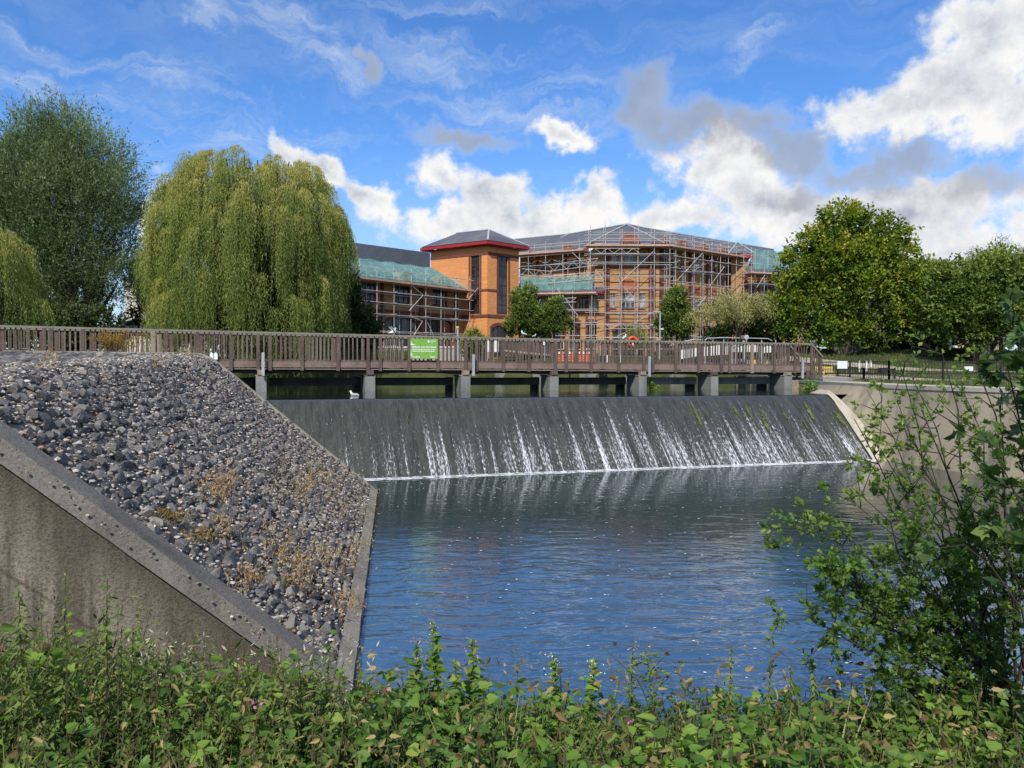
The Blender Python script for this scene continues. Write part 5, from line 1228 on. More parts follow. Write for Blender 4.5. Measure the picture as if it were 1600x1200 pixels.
def car():
    p = aY(216, 513, 60); gz = 2.15; t = empty('parked_car', (p.x, 60, gz), 'white parked car with a red tail light behind the footbridge at the left', 'car'); x0 = p.x; y0 = 60
    Mw = mat('white_car_paint', None, (.72,.74,.78), .25); sec = [(-2.1,.55,.75),(-2.05,.4,.98),(-1.55,.3,1.02),(-.95,.28,1.08),(-.3,.28,1.48),(.9,.28,1.52),(1.75,.3,1.40),(2.12,.4,1.0),(2.15,.5,.6)]
    mb = MB(); V = []
    for (x, zl, zh) in sec:
        top = max(0, zh-1.05); iw = .85-top*.42
        for (yy, zz) in ((-.86, zl), (-.88, min(zh, .95)), (-iw, zh), (iw, zh), (.88, min(zh, .95)), (.86, zl)): V.append((x0+x, y0+yy, gz+zz))
    n = len(sec); fs = [(i*6+j, (i+1)*6+j, (i+1)*6+(j+1) % 6, i*6+(j+1) % 6) for i in range(n-1) for j in range(6)]+[tuple(range(6)), tuple(range((n-1)*6, n*6))[::-1]]
    mb.add(V, fs); mb.build('body', Mw, t, True, 0)
    MB().add([(x0-.75,y0-.875,gz+1.0),(x0+1.8,y0-.875,gz+1.0),(x0+1.55,y0-.73,gz+1.36),(x0-.25,y0-.73,gz+1.40)], [(0,1,2,3)]).build('side_window', M_glass, t)
    for sx in (-1.3, 1.35):
        for sy in (-.82, .82): w = MB().cyl((x0+sx, y0+sy-.1, gz+.32), (x0+sx, y0+sy+.1, gz+.32), .32, 18).build('wheel', M_black, t); MB().cyl((x0+sx, y0+sy-.11, gz+.32), (x0+sx, y0+sy+.11, gz+.32), .19, 12).build('rim', M_galv, w)
    for sy in (-.72, .72): MB().box((x0-2.08, y0+sy, gz+.88), (.12, .25, .2)).build('tail_light', mat('red_lens', None, (.5,.02,.02), .3), t)
    MB().box((x0+.1, y0-.885, gz+.8), (.18, .03, .03)).build('handle', M_galv, t)
car()
# ------------------------------------------------------------------ vegetation
M_bark = noisy('bark', (.09,.07,.055), (.15,.125,.10), 4, .95, .6, 18); M_barkd = noisy('dark_bark', (.035,.03,.025), (.06,.05,.04), 4, .95, .5, 18)
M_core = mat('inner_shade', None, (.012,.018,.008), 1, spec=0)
def gz(x, y): return float(land(np.array([float(x)]), np.array([float(y)]))[0])
def tree(name, label, D, px, bl, m_, base_r, dens, nl, ls, tl, T, group=None, tops=None, seed=3, cat='tree', bark=None, trunk=True, zb=None, **kw):
    g = gp(px, D); z = gz(g.x, D) if zb is None else zb; t = empty(name, (g.x, D, z), label, cat, group)
    B = blobs_to_world(bl, D)
    if trunk:
        mb = MB(); c = sum((b[0] for b in B))/len(B); limbs(mb, (g.x, D, z-.3), base_r, [(Vector(b[0]), .9 if i == 0 else .55) for i, b in enumerate(B)], seed=seed); mb.build('trunk', bark or M_bark, t, True)
    crown('crown', B, (g.x, D, 0), m_, t, dens, nl, ls, tl, T, **kw); return t
L_pop = leafmat('grey_green_leaves', [(.036,.058,.025),(.10,.145,.062),(.19,.25,.115),(.29,.35,.19)], .3, nscale=.35)
L_map = leafmat('maple_leaves', [(.030,.060,.010),(.085,.15,.016),(.18,.25,.028),(.32,.33,.045),(.42,.35,.06)], .3, nscale=.5)
L_mid = leafmat('mid_green_leaves', [(.034,.062,.014),(.095,.15,.028),(.17,.235,.048),(.27,.30,.075)], .25, nscale=.4)
L_drk = leafmat('dark_green_leaves', [(.014,.028,.012),(.036,.062,.022),(.065,.10,.036),(.11,.14,.05)], .2, nscale=.5)
L_con = leafmat('conifer_needles', [(.02,.038,.022),(.05,.08,.045),(.09,.13,.075)], .1, nscale=.5)
L_wil = leafmat('willow_leaves', [(.030,.055,.012),(.075,.130,.028),(.16,.215,.050),(.27,.295,.075),(.40,.36,.11)], .35, nscale=.5, namt=.3)
L_gld = leafmat('golden_leaves', [(.10,.11,.03),(.22,.22,.07),(.36,.34,.13),(.48,.44,.20)], .3, nscale=.6)
# white willow at the left: feathery upright shoots
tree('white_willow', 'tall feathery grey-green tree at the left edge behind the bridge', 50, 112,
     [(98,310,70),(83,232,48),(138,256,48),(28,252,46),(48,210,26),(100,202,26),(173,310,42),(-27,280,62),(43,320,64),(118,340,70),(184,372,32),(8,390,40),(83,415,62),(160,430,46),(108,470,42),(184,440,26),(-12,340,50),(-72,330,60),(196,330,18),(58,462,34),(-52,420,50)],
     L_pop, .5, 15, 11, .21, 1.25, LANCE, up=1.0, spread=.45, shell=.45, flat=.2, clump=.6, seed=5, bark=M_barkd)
# willow
def weeping(name, label, D, pcx, dome, zb, m_, tufts, strands, seed, long=1.0, rtrunk=.5, leaf=.145, rads=None, hang=1.0, dens=11.):
    rr = np.random.default_rng(seed); g = gp(pcx, D); t = empty(name, (g.x, D, zb), label, 'tree')
    cx, cy = g.x, D; P, A, S, H = [], [], [], []; lm = MB(); tops = []
    for k in range(tufts):
        f = rr.random(); z, rad = dome(f); th = rr.random()*2*math.pi; rf = rad*(.78+.27*rr.random()) if rr.random() > .14 else rad*rr.random()*.8
        c = np.array([cx+math.cos(th)*rf, cy+math.sin(th)*rf*.85, z+rr.normal()*.25]); out = np.array([math.cos(th), math.sin(th), 0.])
        if k % 3 == 0: tops.append((Vector(c-out*.5), .35))
        lng = (1.5+2.3*rr.random())*long*hang; tr = .45+.55*rr.random(); tsh = rr.normal()*.10
        for s in range(strands):
            a = th+rr.normal()*.6; o = np.array([math.cos(a), math.sin(a), 0.]); r = tr*(.3+rr.random()); L = lng*(.45+.75*rr.random()); L = min(L, c[2]-zb-.15+rr.random()*.4)
            if L < .3: continue
            n = max(4, int(L*dens)); q = (np.arange(n)+.5)/n; up = .22*(1-(q*4-1)**2)*(q < .5)
            pts = c[None]+o[None]*(r*(1-np.exp(-q*3.5*L/r*.5)))[:, None]; pts[:, 2] += .25*r-q*L+np.clip(up, -.1, .22)*r; pts += rr.normal(size=pts.shape)*[.035, .035, .02]
            ax = rr.normal(size=pts.shape)*.32; ax[:, 2] -= 1; ax += o[None]*.15
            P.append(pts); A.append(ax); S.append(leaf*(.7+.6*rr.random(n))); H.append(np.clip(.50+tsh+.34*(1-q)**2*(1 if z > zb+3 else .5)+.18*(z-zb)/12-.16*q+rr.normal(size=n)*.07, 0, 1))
    mb = MB(); limbs(mb, (cx, cy, zb-.3), rtrunk, tops, seed=seed, n=4); mb.build('trunk', M_barkd, t, True)
    leaves('crown', np.concatenate(P), np.concatenate(A), np.concatenate(S), ([(0,0,0),(.11,.4,.02),(0,1,0),(-.11,.4,.02)], [(0,1,2,3)]), m_, t, np.concatenate(H), .1); return t
def dome1(f):      # f 0 top .. 1 bottom : height and radius of the big willow
    z = 11.55-8.3*f**1.15; r = 4.75*math.sin(min(1, .30+f*1.9)*math.pi/2)**.9; return z, r*(1-.10*max(0, f-.7))
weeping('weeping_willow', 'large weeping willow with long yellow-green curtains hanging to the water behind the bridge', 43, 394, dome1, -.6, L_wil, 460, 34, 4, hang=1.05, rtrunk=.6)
def dome2(f): return 7.6-4.6*f, 3.4*math.sin(min(1, .2+f*1.2)*math.pi/2)
weeping('weeping_willow', 'smaller weeping willow with trailing strands cut off by the left edge of the photo', 38, -62, dome2, .2, L_wil, 130, 24, 9, hang=1.15, rtrunk=.35)
tree('dark_tree', 'dark leaved small tree filling the gap between the tall grey-green tree and the willow', 56, 243, [(245,440,30),(225,425,20),(262,470,32),(228,480,20),(250,400,16)], L_drk, .22, 22, 7, .2, .6, OVAL, seed=4)
tree('dark_shrub', 'dense dark green shrub at the right foot of the big willow beside the scaffolding', 47, 548, [(545,500,34),(530,465,28),(560,520,26),(520,520,30),(535,440,18),(500,520,34),(572,535,14)], L_drk, .2, 30, 7, .17, .5, OVAL, seed=6, cat='shrub')
tree('dark_shrub', 'dark low shrubbery under the tall grey-green tree at the far left', 47, 60, [(20,500,30),(70,505,26),(120,510,26),(165,505,22),(-40,500,40)], L_drk, .15, 26, 7, .18, .5, OVAL, seed=8, cat='shrub')
tree('dark_shrub', 'dark thicket behind the left half of the weeping willow', 54, 330, [(300,500,30),(340,505,34),(380,500,32),(320,470,26),(365,470,26),(280,515,24)], L_drk, .2, 20, 7, .2, .6, OVAL, seed=14, cat='shrub')
tree('dark_shrub', 'dark thicket behind the right half of the weeping willow', 54, 450, [(420,505,32),(455,500,34),(490,505,32),(440,470,24),(475,475,24)], L_drk, .2, 20, 7, .2, .6, OVAL, seed=15, cat='shrub')
def woods():
    P, A, S, H = [], [], [], []
    for k in range(150):
        px = R.uniform(-900, 2500); D = R.uniform(120, 175); c = gp(px, D); r = R.uniform(3, 6.5); n = 260
        v = nrm(NR.normal(size=(n, 3))); q = v*r*np.array([1, 1, .8])*NR.uniform(.75, 1.05, (n, 1))+np.array([c.x, D, 1+r*.55]); P.append(q); A.append(v+NR.normal(size=v.shape)*.5); S.append(np.full(n, .8)); H.append(np.clip(.45+.3*v[:, 2]+R.gauss(0, .12)+NR.normal(size=n)*.1, 0, 1))
    tag(leaves('distant_woods', np.concatenate(P), np.concatenate(A), np.concatenate(S), OVAL, L_drk, None, np.concatenate(H), .3), 'low dark belt of distant woodland along the horizon', 'woodland', kind='stuff')
woods()
tree('small_round_tree', 'left one of two small round trees in front of the orange brick tower', 55, 822, [(820,490,20),(816,470,16),(832,505,18),(806,505,16),(824,458,9)], L_mid, .12, 60, 7, .13, .35, OVAL, seed=2, group='small round trees before the offices')
tree('small_round_tree', 'right one of two small round trees in front of the low scaffolded link', 56, 864, [(864,492,17),(858,508,18),(876,505,15),(868,480,11)], L_mid, .12, 60, 7, .13, .35, OVAL, seed=2, group='small round trees before the offices')
tree('small_round_tree', 'single small round tree beside the tall grey street lamp', 56, 1056, [(1057,490,21),(1054,472,15),(1066,508,18),(1044,508,17),(1058,460,10)], L_mid, .12, 60, 7, .13, .35, OVAL, seed=3, group='small round trees before the offices')
tree('shrub', 'low light green shrub at the foot of the orange brick tower', 53, 742, [(742,532,13),(732,540,14),(752,540,12)], L_mid, .06, 60, 6, .12, .3, OVAL, seed=3, cat='shrub', trunk=True)
tree('shrub', 'yellowish young shrub rising behind the orange lifebuoy', 50, 993, [(993,520,10),(1000,535,14),(985,536,12)], L_gld, .04, 60, 6, .12, .4, LANCE, up=.9, seed=3, cat='shrub')
tree('copper_tree', 'dark purple leaved tree between the golden weeping tree and the maple', 53, 1212, [(1215,510,26),(1200,495,16),(1232,495,20)], leafmat('purple_leaves', [(.015,.010,.010),(.04,.02,.02),(.06,.035,.03)], .2), .15, 30, 6, .17, .4, OVAL, seed=3)
# golden weeping tree: arching branches
def golden():
    D = 49; g = gp(1155, D); zb = gz(g.x, D); t = empty('golden_weeping_tree', (g.x, D, zb), 'low spreading weeping tree with pale golden-green arching branches right of the lamp', 'tree'); rr = np.random.default_rng(5); lm = MB(); P, A, S, H = [], [], [], []
    for k in range(64):
        th = rr.random()*2*math.pi; R_ = (1.5+2.2*rr.random()); top = 2.8+1.0*rr.random()-R_*.22; n = 26; q = (np.arange(n)+.5)/n
        x = g.x+math.cos(th)*R_*q; y = D+math.sin(th)*R_*q*.8; z = zb+.8+top*np.sin(np.minimum(1, q*1.35)*math.pi/2)-1.6*np.maximum(0, q-.55)**1.3*2
        pts = np.stack([x, y, z], 1); 
        if k % 3 == 0: lm.tube([Vector((g.x, D, zb))]+[Vector(p) for p in pts[::4]], [.07]+[.04-.005*i for i in range(len(pts[::4]))], 5)
        for m_ in range(9):
            w = q > .25; hh = rr.random(w.sum())*(.7 if m_ > 2 else .25); pp_ = pts[w]+rr.normal(size=(w.sum(), 3))*[.15, .15, .06]; pp_[:, 2] -= hh; P.append(pp_); ax = rr.normal(size=pp_.shape)*.6; ax[:, 2] -= 1.0; A.append(ax); S.append(.16*(.7+.6*rr.random(len(pp_)))); H.append(np.clip(.72-hh*.6+rr.normal(size=len(pp_))*.12, 0, 1))
    lm.build('trunk', M_bark, t, True); leaves('crown', np.concatenate(P), np.concatenate(A), np.concatenate(S), LANCE, L_gld, t, np.concatenate(H), .2)
    # greener interior foliage
golden()
tree('green_shrub', 'mid green rounded shrub under the arching golden tree', 50.5, 1150, [(1140,518,20),(1165,516,22),(1120,525,14),(1190,522,18)], leafmat('fresh_green', [(.03,.05,.01),(.07,.11,.02),(.13,.17,.03)], .3), .08, 34, 6, .15, .35, OVAL, seed=3, cat='shrub')
# maple
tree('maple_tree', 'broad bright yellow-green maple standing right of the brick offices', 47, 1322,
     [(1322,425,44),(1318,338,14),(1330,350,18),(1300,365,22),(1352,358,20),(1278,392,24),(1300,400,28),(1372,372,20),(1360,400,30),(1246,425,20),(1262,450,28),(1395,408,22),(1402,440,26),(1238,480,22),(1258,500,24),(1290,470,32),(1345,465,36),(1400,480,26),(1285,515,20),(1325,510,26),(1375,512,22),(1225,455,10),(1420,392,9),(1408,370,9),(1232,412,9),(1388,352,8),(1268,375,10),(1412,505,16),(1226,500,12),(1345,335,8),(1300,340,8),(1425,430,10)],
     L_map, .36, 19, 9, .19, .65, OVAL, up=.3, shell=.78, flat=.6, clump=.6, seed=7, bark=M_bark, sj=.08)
tree('round_tree', 'mid green tree with a leaning trunk right of the bright maple', 50, 1443, [(1440,470,36),(1425,495,28),(1460,440,30),(1450,500,26),(1478,480,30),(1440,430,18)], L_mid, .2, 22, 8, .19, .5, OVAL, seed=9)
tree('spreading_tree', 'wide spreading mid green tree at the right edge with a grey trunk behind the railing', 44, 1536, [(1535,450,50),(1500,480,42),(1560,440,40),(1585,480,44),(1520,515,30),(1490,450,30),(1620,450,50),(1555,505,34),(1480,505,22)], L_mid, .26, 20, 8, .19, .5, OVAL, seed=10)
def conifer(px, D, top, base, w, label):
    g = gp(px, D); zt = aY(px, top, D).z; zb = gz(g.x, D); t = empty('conifer_tree', (g.x, D, zb), label, 'tree', 'dark conifers behind the right-hand trees'); MB().tube([(g.x, D, zb), (g.x, D, zt-.5)], [.3, .02], 7).build('trunk', M_barkd, t)
    rr = np.random.default_rng(px); P, Dd, L = [], [], []; H_ = zt-zb
    for k in range(420):
        f = rr.random()**.8; z = zt-.2-f*H_*.85; r = (w*D/F)*(.12+f*.9)*(.7+.5*rr.random()); th = rr.random()*6.283; n = max(3, int(r*5)); q = (np.arange(n)+.5)/n
        P.append(np.stack([g.x+math.cos(th)*r*q, D+math.sin(th)*r*q, z-r*.25*q+.1*r*q**2], 1)); Dd.append(np.tile([math.cos(th), math.sin(th), .15], (n, 1))); L.append(np.full(n, .5))
    P = np.concatenate(P); Dd = np.concatenate(Dd); D2 = Dd+NR.normal(size=Dd.shape)*.45; Q, A, S, h = twigs(P, D2, .5, 6, .16, spread=.5, shade=np.full(len(P), .5)); leaves('crown', Q, A, S, LANCE, L_con, t, h, .3)
conifer(1560, 68, 366, 520, 60, 'tallest dark conifer rising above the trees at the right edge'); conifer(1518, 70, 385, 520, 40, 'dark conifer left of the tallest conifer'); conifer(1596, 66, 378, 520, 50, 'dark conifer cut off by the right edge of the photo')
tree('background_tree', 'distant dark green tree line top between the maple and the conifers', 76, 1450, [(1445,450,34),(1480,440,28),(1420,455,26),(1465,424,14),(1500,440,30)], L_drk, .2, 8, 7, .26, .7, OVAL, seed=12)
# hedges
def hedge(label, px0, px1, D0, D1, yt, m_, wd_=1.2, zoff=0, low=False):
    A, B = gp(px0, D0), gp(px1, D1); n = int((B-A).length*wd_*900); f = NR.random(n); zb = gz((A.x+B.x)/2, (A.y+B.y)/2)-.1; zt = aY((px0+px1)/2, yt, (D0+D1)/2).z; d = (B-A).normalized(); nn = Vector((-d.y, d.x, 0)); t = empty('hedge', (A+B)/2+UP*zb, label, 'hedge')
    # leaves scattered in the outer 25 cm of the block
    u = f*(B-A).length; w = NR.uniform(-.5, .5, n)*wd_; z = NR.random(n); side = NR.random(n); w = np.where(side < .45, -wd_/2+NR.random(n)*.2, w); z = np.where(side >= .45, 1-NR.random(n)*.12, z)
    zt_ = zt+.10*np.sin(u*1.3)+.06*np.sin(u*4.1); P = np.array(A)[None]+np.outer(u, np.array(d))+np.outer(w, np.array(nn)); P[:, 2] = zb+(zt_-zb)*z; dd = NR.normal(size=P.shape); dd[:, 2] += .6
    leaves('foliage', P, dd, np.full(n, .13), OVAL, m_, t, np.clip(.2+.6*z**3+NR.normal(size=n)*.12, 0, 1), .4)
    c = (A+B)/2; MB().box((c.x, c.y, (zb+zt)/2-.15), ((B-A).length-.3, wd_-.3, zt-zb-.3), (d, nn, UP)).build('shade_core', M_core, t)  # near-black block standing in for the shade inside the hedge
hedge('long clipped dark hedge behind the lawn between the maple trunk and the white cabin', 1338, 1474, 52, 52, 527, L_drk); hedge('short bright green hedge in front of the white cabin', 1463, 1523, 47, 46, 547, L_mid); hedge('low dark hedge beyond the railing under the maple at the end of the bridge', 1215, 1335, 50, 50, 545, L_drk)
# reeds on the far side of the basin
def reeds():
    P, A, S, H = [], [], [], []
    for (x0, x1, D, n, h) in [(505,600,46.5,1500,.95),(600,640,47.5,600,1.0),(430,505,45,700,.8),(765,792,49.5,160,.5),(20,430,40,1200,.7),(1010,1060,49,120,.35),(935,1000,48.5,160,.4)]:
        px = NR.uniform(x0, x1, n); d = D+NR.uniform(-.3, 1.2, n)
        for a, b in zip(px, d): g = gp(a, b); P.append((g.x, b, gz(g.x, b)-.1)); S.append(h*R.uniform(.6, 1.15)); A.append((R.gauss(0, .22), R.gauss(0, .15), 1)); H.append(R.random())
    tag(leaves('reeds', np.array(P), np.array(A), np.array(S), ([(-.02,0,0),(.02,0,0),(.03,.5,.02),(0,1,.12),(-.015,.5,.02)], [(0,1,2,3,4)]), leafmat('reed_blades', [(.03,.06,.02),(.07,.12,.035),(.13,.19,.06),(.25,.25,.10)], .3), None, np.array(H), .0), 'tall green reeds fringing the far side of the basin', 'reeds', kind='stuff')
reeds()
def grass():
    n = 26000; x = NR.uniform(13.8, 34, n); y = NR.uniform(28, 54, n); z = land(x, y); P = np.stack([x, y, z], 1); A = NR.normal(size=P.shape)*.35; A[:, 2] = 1
    tag(leaves('lawn_grass', P, A, NR.uniform(.08, .2, n), ([(-.12,0,0),(.12,0,0),(0,1,.1)], [(0,1,2)]), leafmat('lawn_blades', [(.05,.07,.02),(.09,.12,.03),(.16,.16,.07)], .2), None, NR.random(n), 0), 'rough mown grass on the right bank', 'grass', kind='stuff')
grass()
# brown dock and small plants by the bridge, ferns at the abutment
def dock():
    c = aY(178, 548, 22.5); t = empty('rusty_dock', c, 'rusty orange-brown bushy weed growing against the bridge balusters above the stones', 'weed'); P, D = [], []; mb = MB()
    for k in range(34):
        tip = aY(178+R.gauss(0, 22), 522+abs(R.gauss(0, 9)), 22.5+R.gauss(0, .25)); mb.tube([c+Vector((R.gauss(0,.08),0,-.2)), tip], [.008, .003], 4)
        for j in range(7): P.append(c.lerp(tip, .45+.6*R.random())); D.append((R.gauss(0,.7), R.gauss(0,.7), .7))
    mb.build('stems', mat('dock_stem', None, (.20,.10,.05), .8), t); Q, A, S, h = twigs(np.array(P), np.array(D), .16, 6, .05, jit=.6, spread=.8); leaves('foliage', Q, A, S, OVAL, leafmat('dock_leaves', [(.20,.09,.02),(.30,.16,.035),(.26,.20,.04),(.16,.19,.035)], .3), t, h, .3)
dock()
def small_plant(px, py, D, r, label, m_=None, n=60, name='small_plant'):
    c = aY(px, py, D); t = empty(name, c, label, 'plant'); P = np.array(c)[None]+NR.normal(size=(n, 3))*r*.35; d = NR.normal(size=(n, 3)); d[:, 2] += .8; Q, A, S, h = twigs(P, d, r*.8, 6, .09, spread=.7); leaves('foliage', Q, A, S, OVAL, m_ or L_fg, t, h, .3)
L_fg = leafmat('fresh_leaves', [(.025,.055,.012),(.065,.13,.022),(.12,.22,.035),(.21,.31,.05),(.33,.34,.08)], .35, nscale=2.5, namt=.25, rough=.45)
small_plant(1263, 609, 29.8, .35, 'green fern clump growing at the water line below the end of the bridge')
small_plant(1018, 604, 33.2, .22, 'small green plant growing from the side of a middle bridge pier', n=30)

# ------------------------------------------------------------------ foreground bank
def fg_cover():
    P, A, S, H = [], [], [], []; P2, A2, S2, H2 = [], [], [], []; P3, A3, S3, H3 = [], [], [], []; st = MB(); fl = []; wf = []
    n = 5200
    for k in range(n):
        y = 1.9+3.6*R.random()**.9; x = R.uniform(-.80, .80)*y*1.0
        z0 = gz(x, y); patch = mnoise.noise((x*.9, y*.9, 2)); p3 = mnoise.noise((x*2.2, y*2.2, 7)); h = .32+.30*R.random()+.28*max(0, patch)
        zcap = (-.438 if x > -.25*y else -.36-.03*(x+.45*y) if x > -.5*y else -.31)*y+.02+.22*patch+R.gauss(0, .05)*y*.4     # keep the bank's top line where it is, with ragged edge
        h = max(h, (zcap-z0)*R.uniform(.55, 1)) if y > 3.2 else h
        if y > 3.0: h = min(h, max(.12, zcap-z0))
        if y > 4.9 and x > -.3*y: h *= .5
        lean = Vector((R.gauss(0, .22), R.gauss(0, .2), 1)).normalized(); base = Vector((x, y, z0-.05)); top = base+lean*h
        kind = 0 if patch > -.05 else 1
        if x < -.22*y: kind = 1 if R.random() < .75 else 0
        if R.random() < .12: kind = 2
        tone = .36+p3*.5+R.gauss(0, .09)
        if kind == 0:      # bramble / bindweed: broad leaves near the top of each shoot
            m_ = 9
            for j in range(m_):
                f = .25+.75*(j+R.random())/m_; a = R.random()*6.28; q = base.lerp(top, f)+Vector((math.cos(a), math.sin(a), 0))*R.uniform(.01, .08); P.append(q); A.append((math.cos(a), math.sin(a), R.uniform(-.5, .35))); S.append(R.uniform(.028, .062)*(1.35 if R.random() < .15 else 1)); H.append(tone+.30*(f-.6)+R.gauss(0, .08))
        elif kind == 1:    # nettle: opposite drooping toothed leaves
            m_ = max(5, int(h*22)); a0 = R.random()*6.28
            for j in range(m_):
                f = .15+.85*j/m_; q = base.lerp(top, f)
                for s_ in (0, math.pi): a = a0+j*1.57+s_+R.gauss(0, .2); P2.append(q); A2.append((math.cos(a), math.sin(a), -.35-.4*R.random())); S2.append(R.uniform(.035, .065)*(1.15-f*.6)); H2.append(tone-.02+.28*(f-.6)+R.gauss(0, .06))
        else:
            m_ = 16
            for j in range(m_): f = R.random(); a = R.random()*6.28; q = base.lerp(top, f); P3.append(q); A3.append((math.cos(a)*.6, math.sin(a)*.6, .8)); S3.append(R.uniform(.03, .08)); H3.append(tone+.05+R.gauss(0, .12))
        if k % 3 == 0: st.tube([base, top], [.004, .002], 4, False)
        if R.random() < .007 and y > 3: fl.append(top)
    for k in range(22000):     # fine fill close to the ground
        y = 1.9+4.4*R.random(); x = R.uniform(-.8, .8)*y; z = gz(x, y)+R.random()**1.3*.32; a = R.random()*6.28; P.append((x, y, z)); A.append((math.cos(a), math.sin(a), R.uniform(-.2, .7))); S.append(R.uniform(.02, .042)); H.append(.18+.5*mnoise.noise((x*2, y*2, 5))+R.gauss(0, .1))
    root = empty('undergrowth', (0, 3.5, -2.3)); tag(root, 'tangled green bramble, bindweed and nettle undergrowth along the near bank', 'undergrowth', kind='stuff')
    c = lambda h: np.clip(np.array(h), 0, 1)
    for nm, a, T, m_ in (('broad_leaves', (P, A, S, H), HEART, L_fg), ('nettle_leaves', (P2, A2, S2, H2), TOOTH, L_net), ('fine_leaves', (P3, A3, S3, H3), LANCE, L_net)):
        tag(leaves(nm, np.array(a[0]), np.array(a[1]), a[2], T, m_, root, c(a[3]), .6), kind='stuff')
    tag(st.build('stems', mat('weed_stem', None, (.10,.075,.04), .8), root), kind='stuff')
    P, A, S = [], [], []
    for k in range(2600): y = R.uniform(2.2, 5.2); x = R.uniform(-.7, .7)*y; P.append((x, y, gz(x, y)+R.uniform(.1, .62))); A.append((R.gauss(0,1), R.gauss(0,1), R.gauss(-.4,.7))); S.append(R.uniform(.02, .06))
    tag(leaves('withered_leaves', np.array(P), np.array(A), S, TOOTH, leafmat('withered', [(.07,.045,.02),(.15,.10,.04),(.26,.20,.08),(.36,.30,.12)], .2), root, NR.random(len(P)), .3), kind='stuff')
    P, A, S = [], [], []
    for k in range(650): y = R.uniform(2.2, 4.3); x = R.uniform(-.7, .7)*y; P.append((x, y, gz(x, y))); A.append((R.gauss(0,.28), R.gauss(0,.2), 1)); S.append(R.uniform(.25, .58))
    tag(leaves('grass_blades', np.array(P), np.array(A), S, ([(-.007,0,0),(.007,0,0),(.010,.5,.02),(.03,1,.14),(-.006,.5,.02)], [(0,1,2,3,4)]), leafmat('grass_blade', [(.05,.09,.02),(.12,.19,.05),(.24,.27,.10),(.40,.36,.20)], .3), root, NR.random(len(P)), .0), kind='stuff')
    # dry pale seed heads on the left and pink flowers
    P, A, S = [], [], []
    for k in range(900): y = R.uniform(4.2, 5.6); x = -R.uniform(.18, .5)*y; P.append((x+R.gauss(0,.05), y, gz(x, y)+R.uniform(.25, .62))); A.append((R.gauss(0,1), R.gauss(0,1), R.gauss(0,1))); S.append(R.uniform(.02, .05))
    tag(leaves('seed_down', np.array(P), np.array(A), S, LANCE, leafmat('seed_fluff', [(.40,.37,.30),(.60,.57,.50)], .3), root, NR.random(len(P)), 0), kind='stuff')
    P, A = [], []
    for q in fl:
        for j in range(7): P.append(q+Vector((R.gauss(0,.014), R.gauss(0,.014), R.uniform(0, .05)))); A.append((R.gauss(0,1), R.gauss(0,1), .6))
    tag(leaves('pink_flowers', np.array(P), np.array(A), np.full(len(P), .02), OVAL, leafmat('pink_petals', [(.45,.12,.30),(.60,.22,.42)], .3), root, NR.random(len(P)), .2), kind='stuff')
L_net = leafmat('nettle_leaves', [(.025,.045,.012),(.065,.105,.022),(.12,.175,.038),(.20,.245,.06),(.32,.29,.11)], .3, nscale=2.5, namt=.25, rough=.55)
fg_cover()
def tall_weed(px, top, D, label, kind, n=30, width=1.0, flower=None):
    n = int(n*1.5); width *= 1.15
    p = aY(px, top, D); z0 = gz(p.x, D)-.05; base = Vector((p.x+R.gauss(0, .05), D, z0)); t = empty('tall_weed', base, label, 'weed', 'tall weeds standing on the near bank'); h = p.z-z0; mid = base.lerp(p, .5)+Vector((R.gauss(0,.03), 0, 0)); mb = MB()
    def at(f): return base*(1-f)**2+mid*(2*f*(1-f))+p*f*f
    mb.tube([at(i/8) for i in range(9)], [.007*(1-.75*i/8) for i in range(9)], 5); P, A, S, H = [], [], [], []
    side = []
    if kind == 'bushy':
        for k in range(9): f = .3+.6*k/9; a = R.random()*6.28; q = at(f); e = q+Vector((math.cos(a)*.14*width, math.sin(a)*.14*width, R.uniform(.06, .18))); mb.tube([q, e], [.003, .0015], 4); side.append((q, e))
    a0 = R.random()*6.28
    for j in range(n):
        f = .12+.88*j/n; q = at(f)
        for s_ in (0, math.pi):
            a = a0+j*1.57+s_+R.gauss(0, .25); P.append(q); A.append((math.cos(a), math.sin(a), -.45-.5*R.random() if kind == 'nettle' else R.uniform(-.5, .4))); S.append((R.uniform(.05, .08) if kind != 'leafy' else R.uniform(.06, .10))*(1.1-f*.75)*width); H.append(.45+R.gauss(0, .1)+.2*f)
    for q, e in side:
        for j in range(9): P.append(q.lerp(e, R.random())); A.append((R.gauss(0,1), R.gauss(0,1), .2)); S.append(R.uniform(.03, .055)); H.append(.55+R.gauss(0,.1))
    mb.build('stem', mat('tall_stem', None, (.09,.08,.035), .8), t); leaves('foliage', np.array(P), np.array(A), S, {'nettle': TOOTH, 'bushy': LANCE, 'leafy': HEART}[kind], L_fg if kind != 'nettle' else L_net, t, np.clip(H, 0, 1), .5)
    if flower:
        P = [at(1-.25*R.random()**1.5)+Vector((R.gauss(0,.02), R.gauss(0,.02), R.gauss(0,.01))) for _ in range(34)]; leaves('flower_head', np.array([list(q) for q in P]), NR.normal(size=(34, 3)), np.full(34, .010), OVAL, leafmat('weed_flower', [flower, tuple(min(1, x*1.4) for x in flower)], .2), t, NR.random(34), .3)['kind'] = 'stuff'
tall_weed(102, 885, 3.6, 'tall thin nettle standing against the concrete wall, second from the left edge', 'nettle', 24)
tall_weed(168, 905, 3.7, 'slender nettle leaning right in front of the concrete wall', 'nettle', 22)
tall_weed(28, 905, 3.2, 'tall blurred nettle at the far left edge of the bank', 'nettle', 26, 1.2)
tall_weed(512, 1010, 4.6, 'dark upright nettle at the lower tip of the concrete edge', 'nettle', 24, .8)
tall_weed(562, 1018, 4.6, 'upright nettle just right of the tip of the stone embankment', 'nettle', 24, .8)
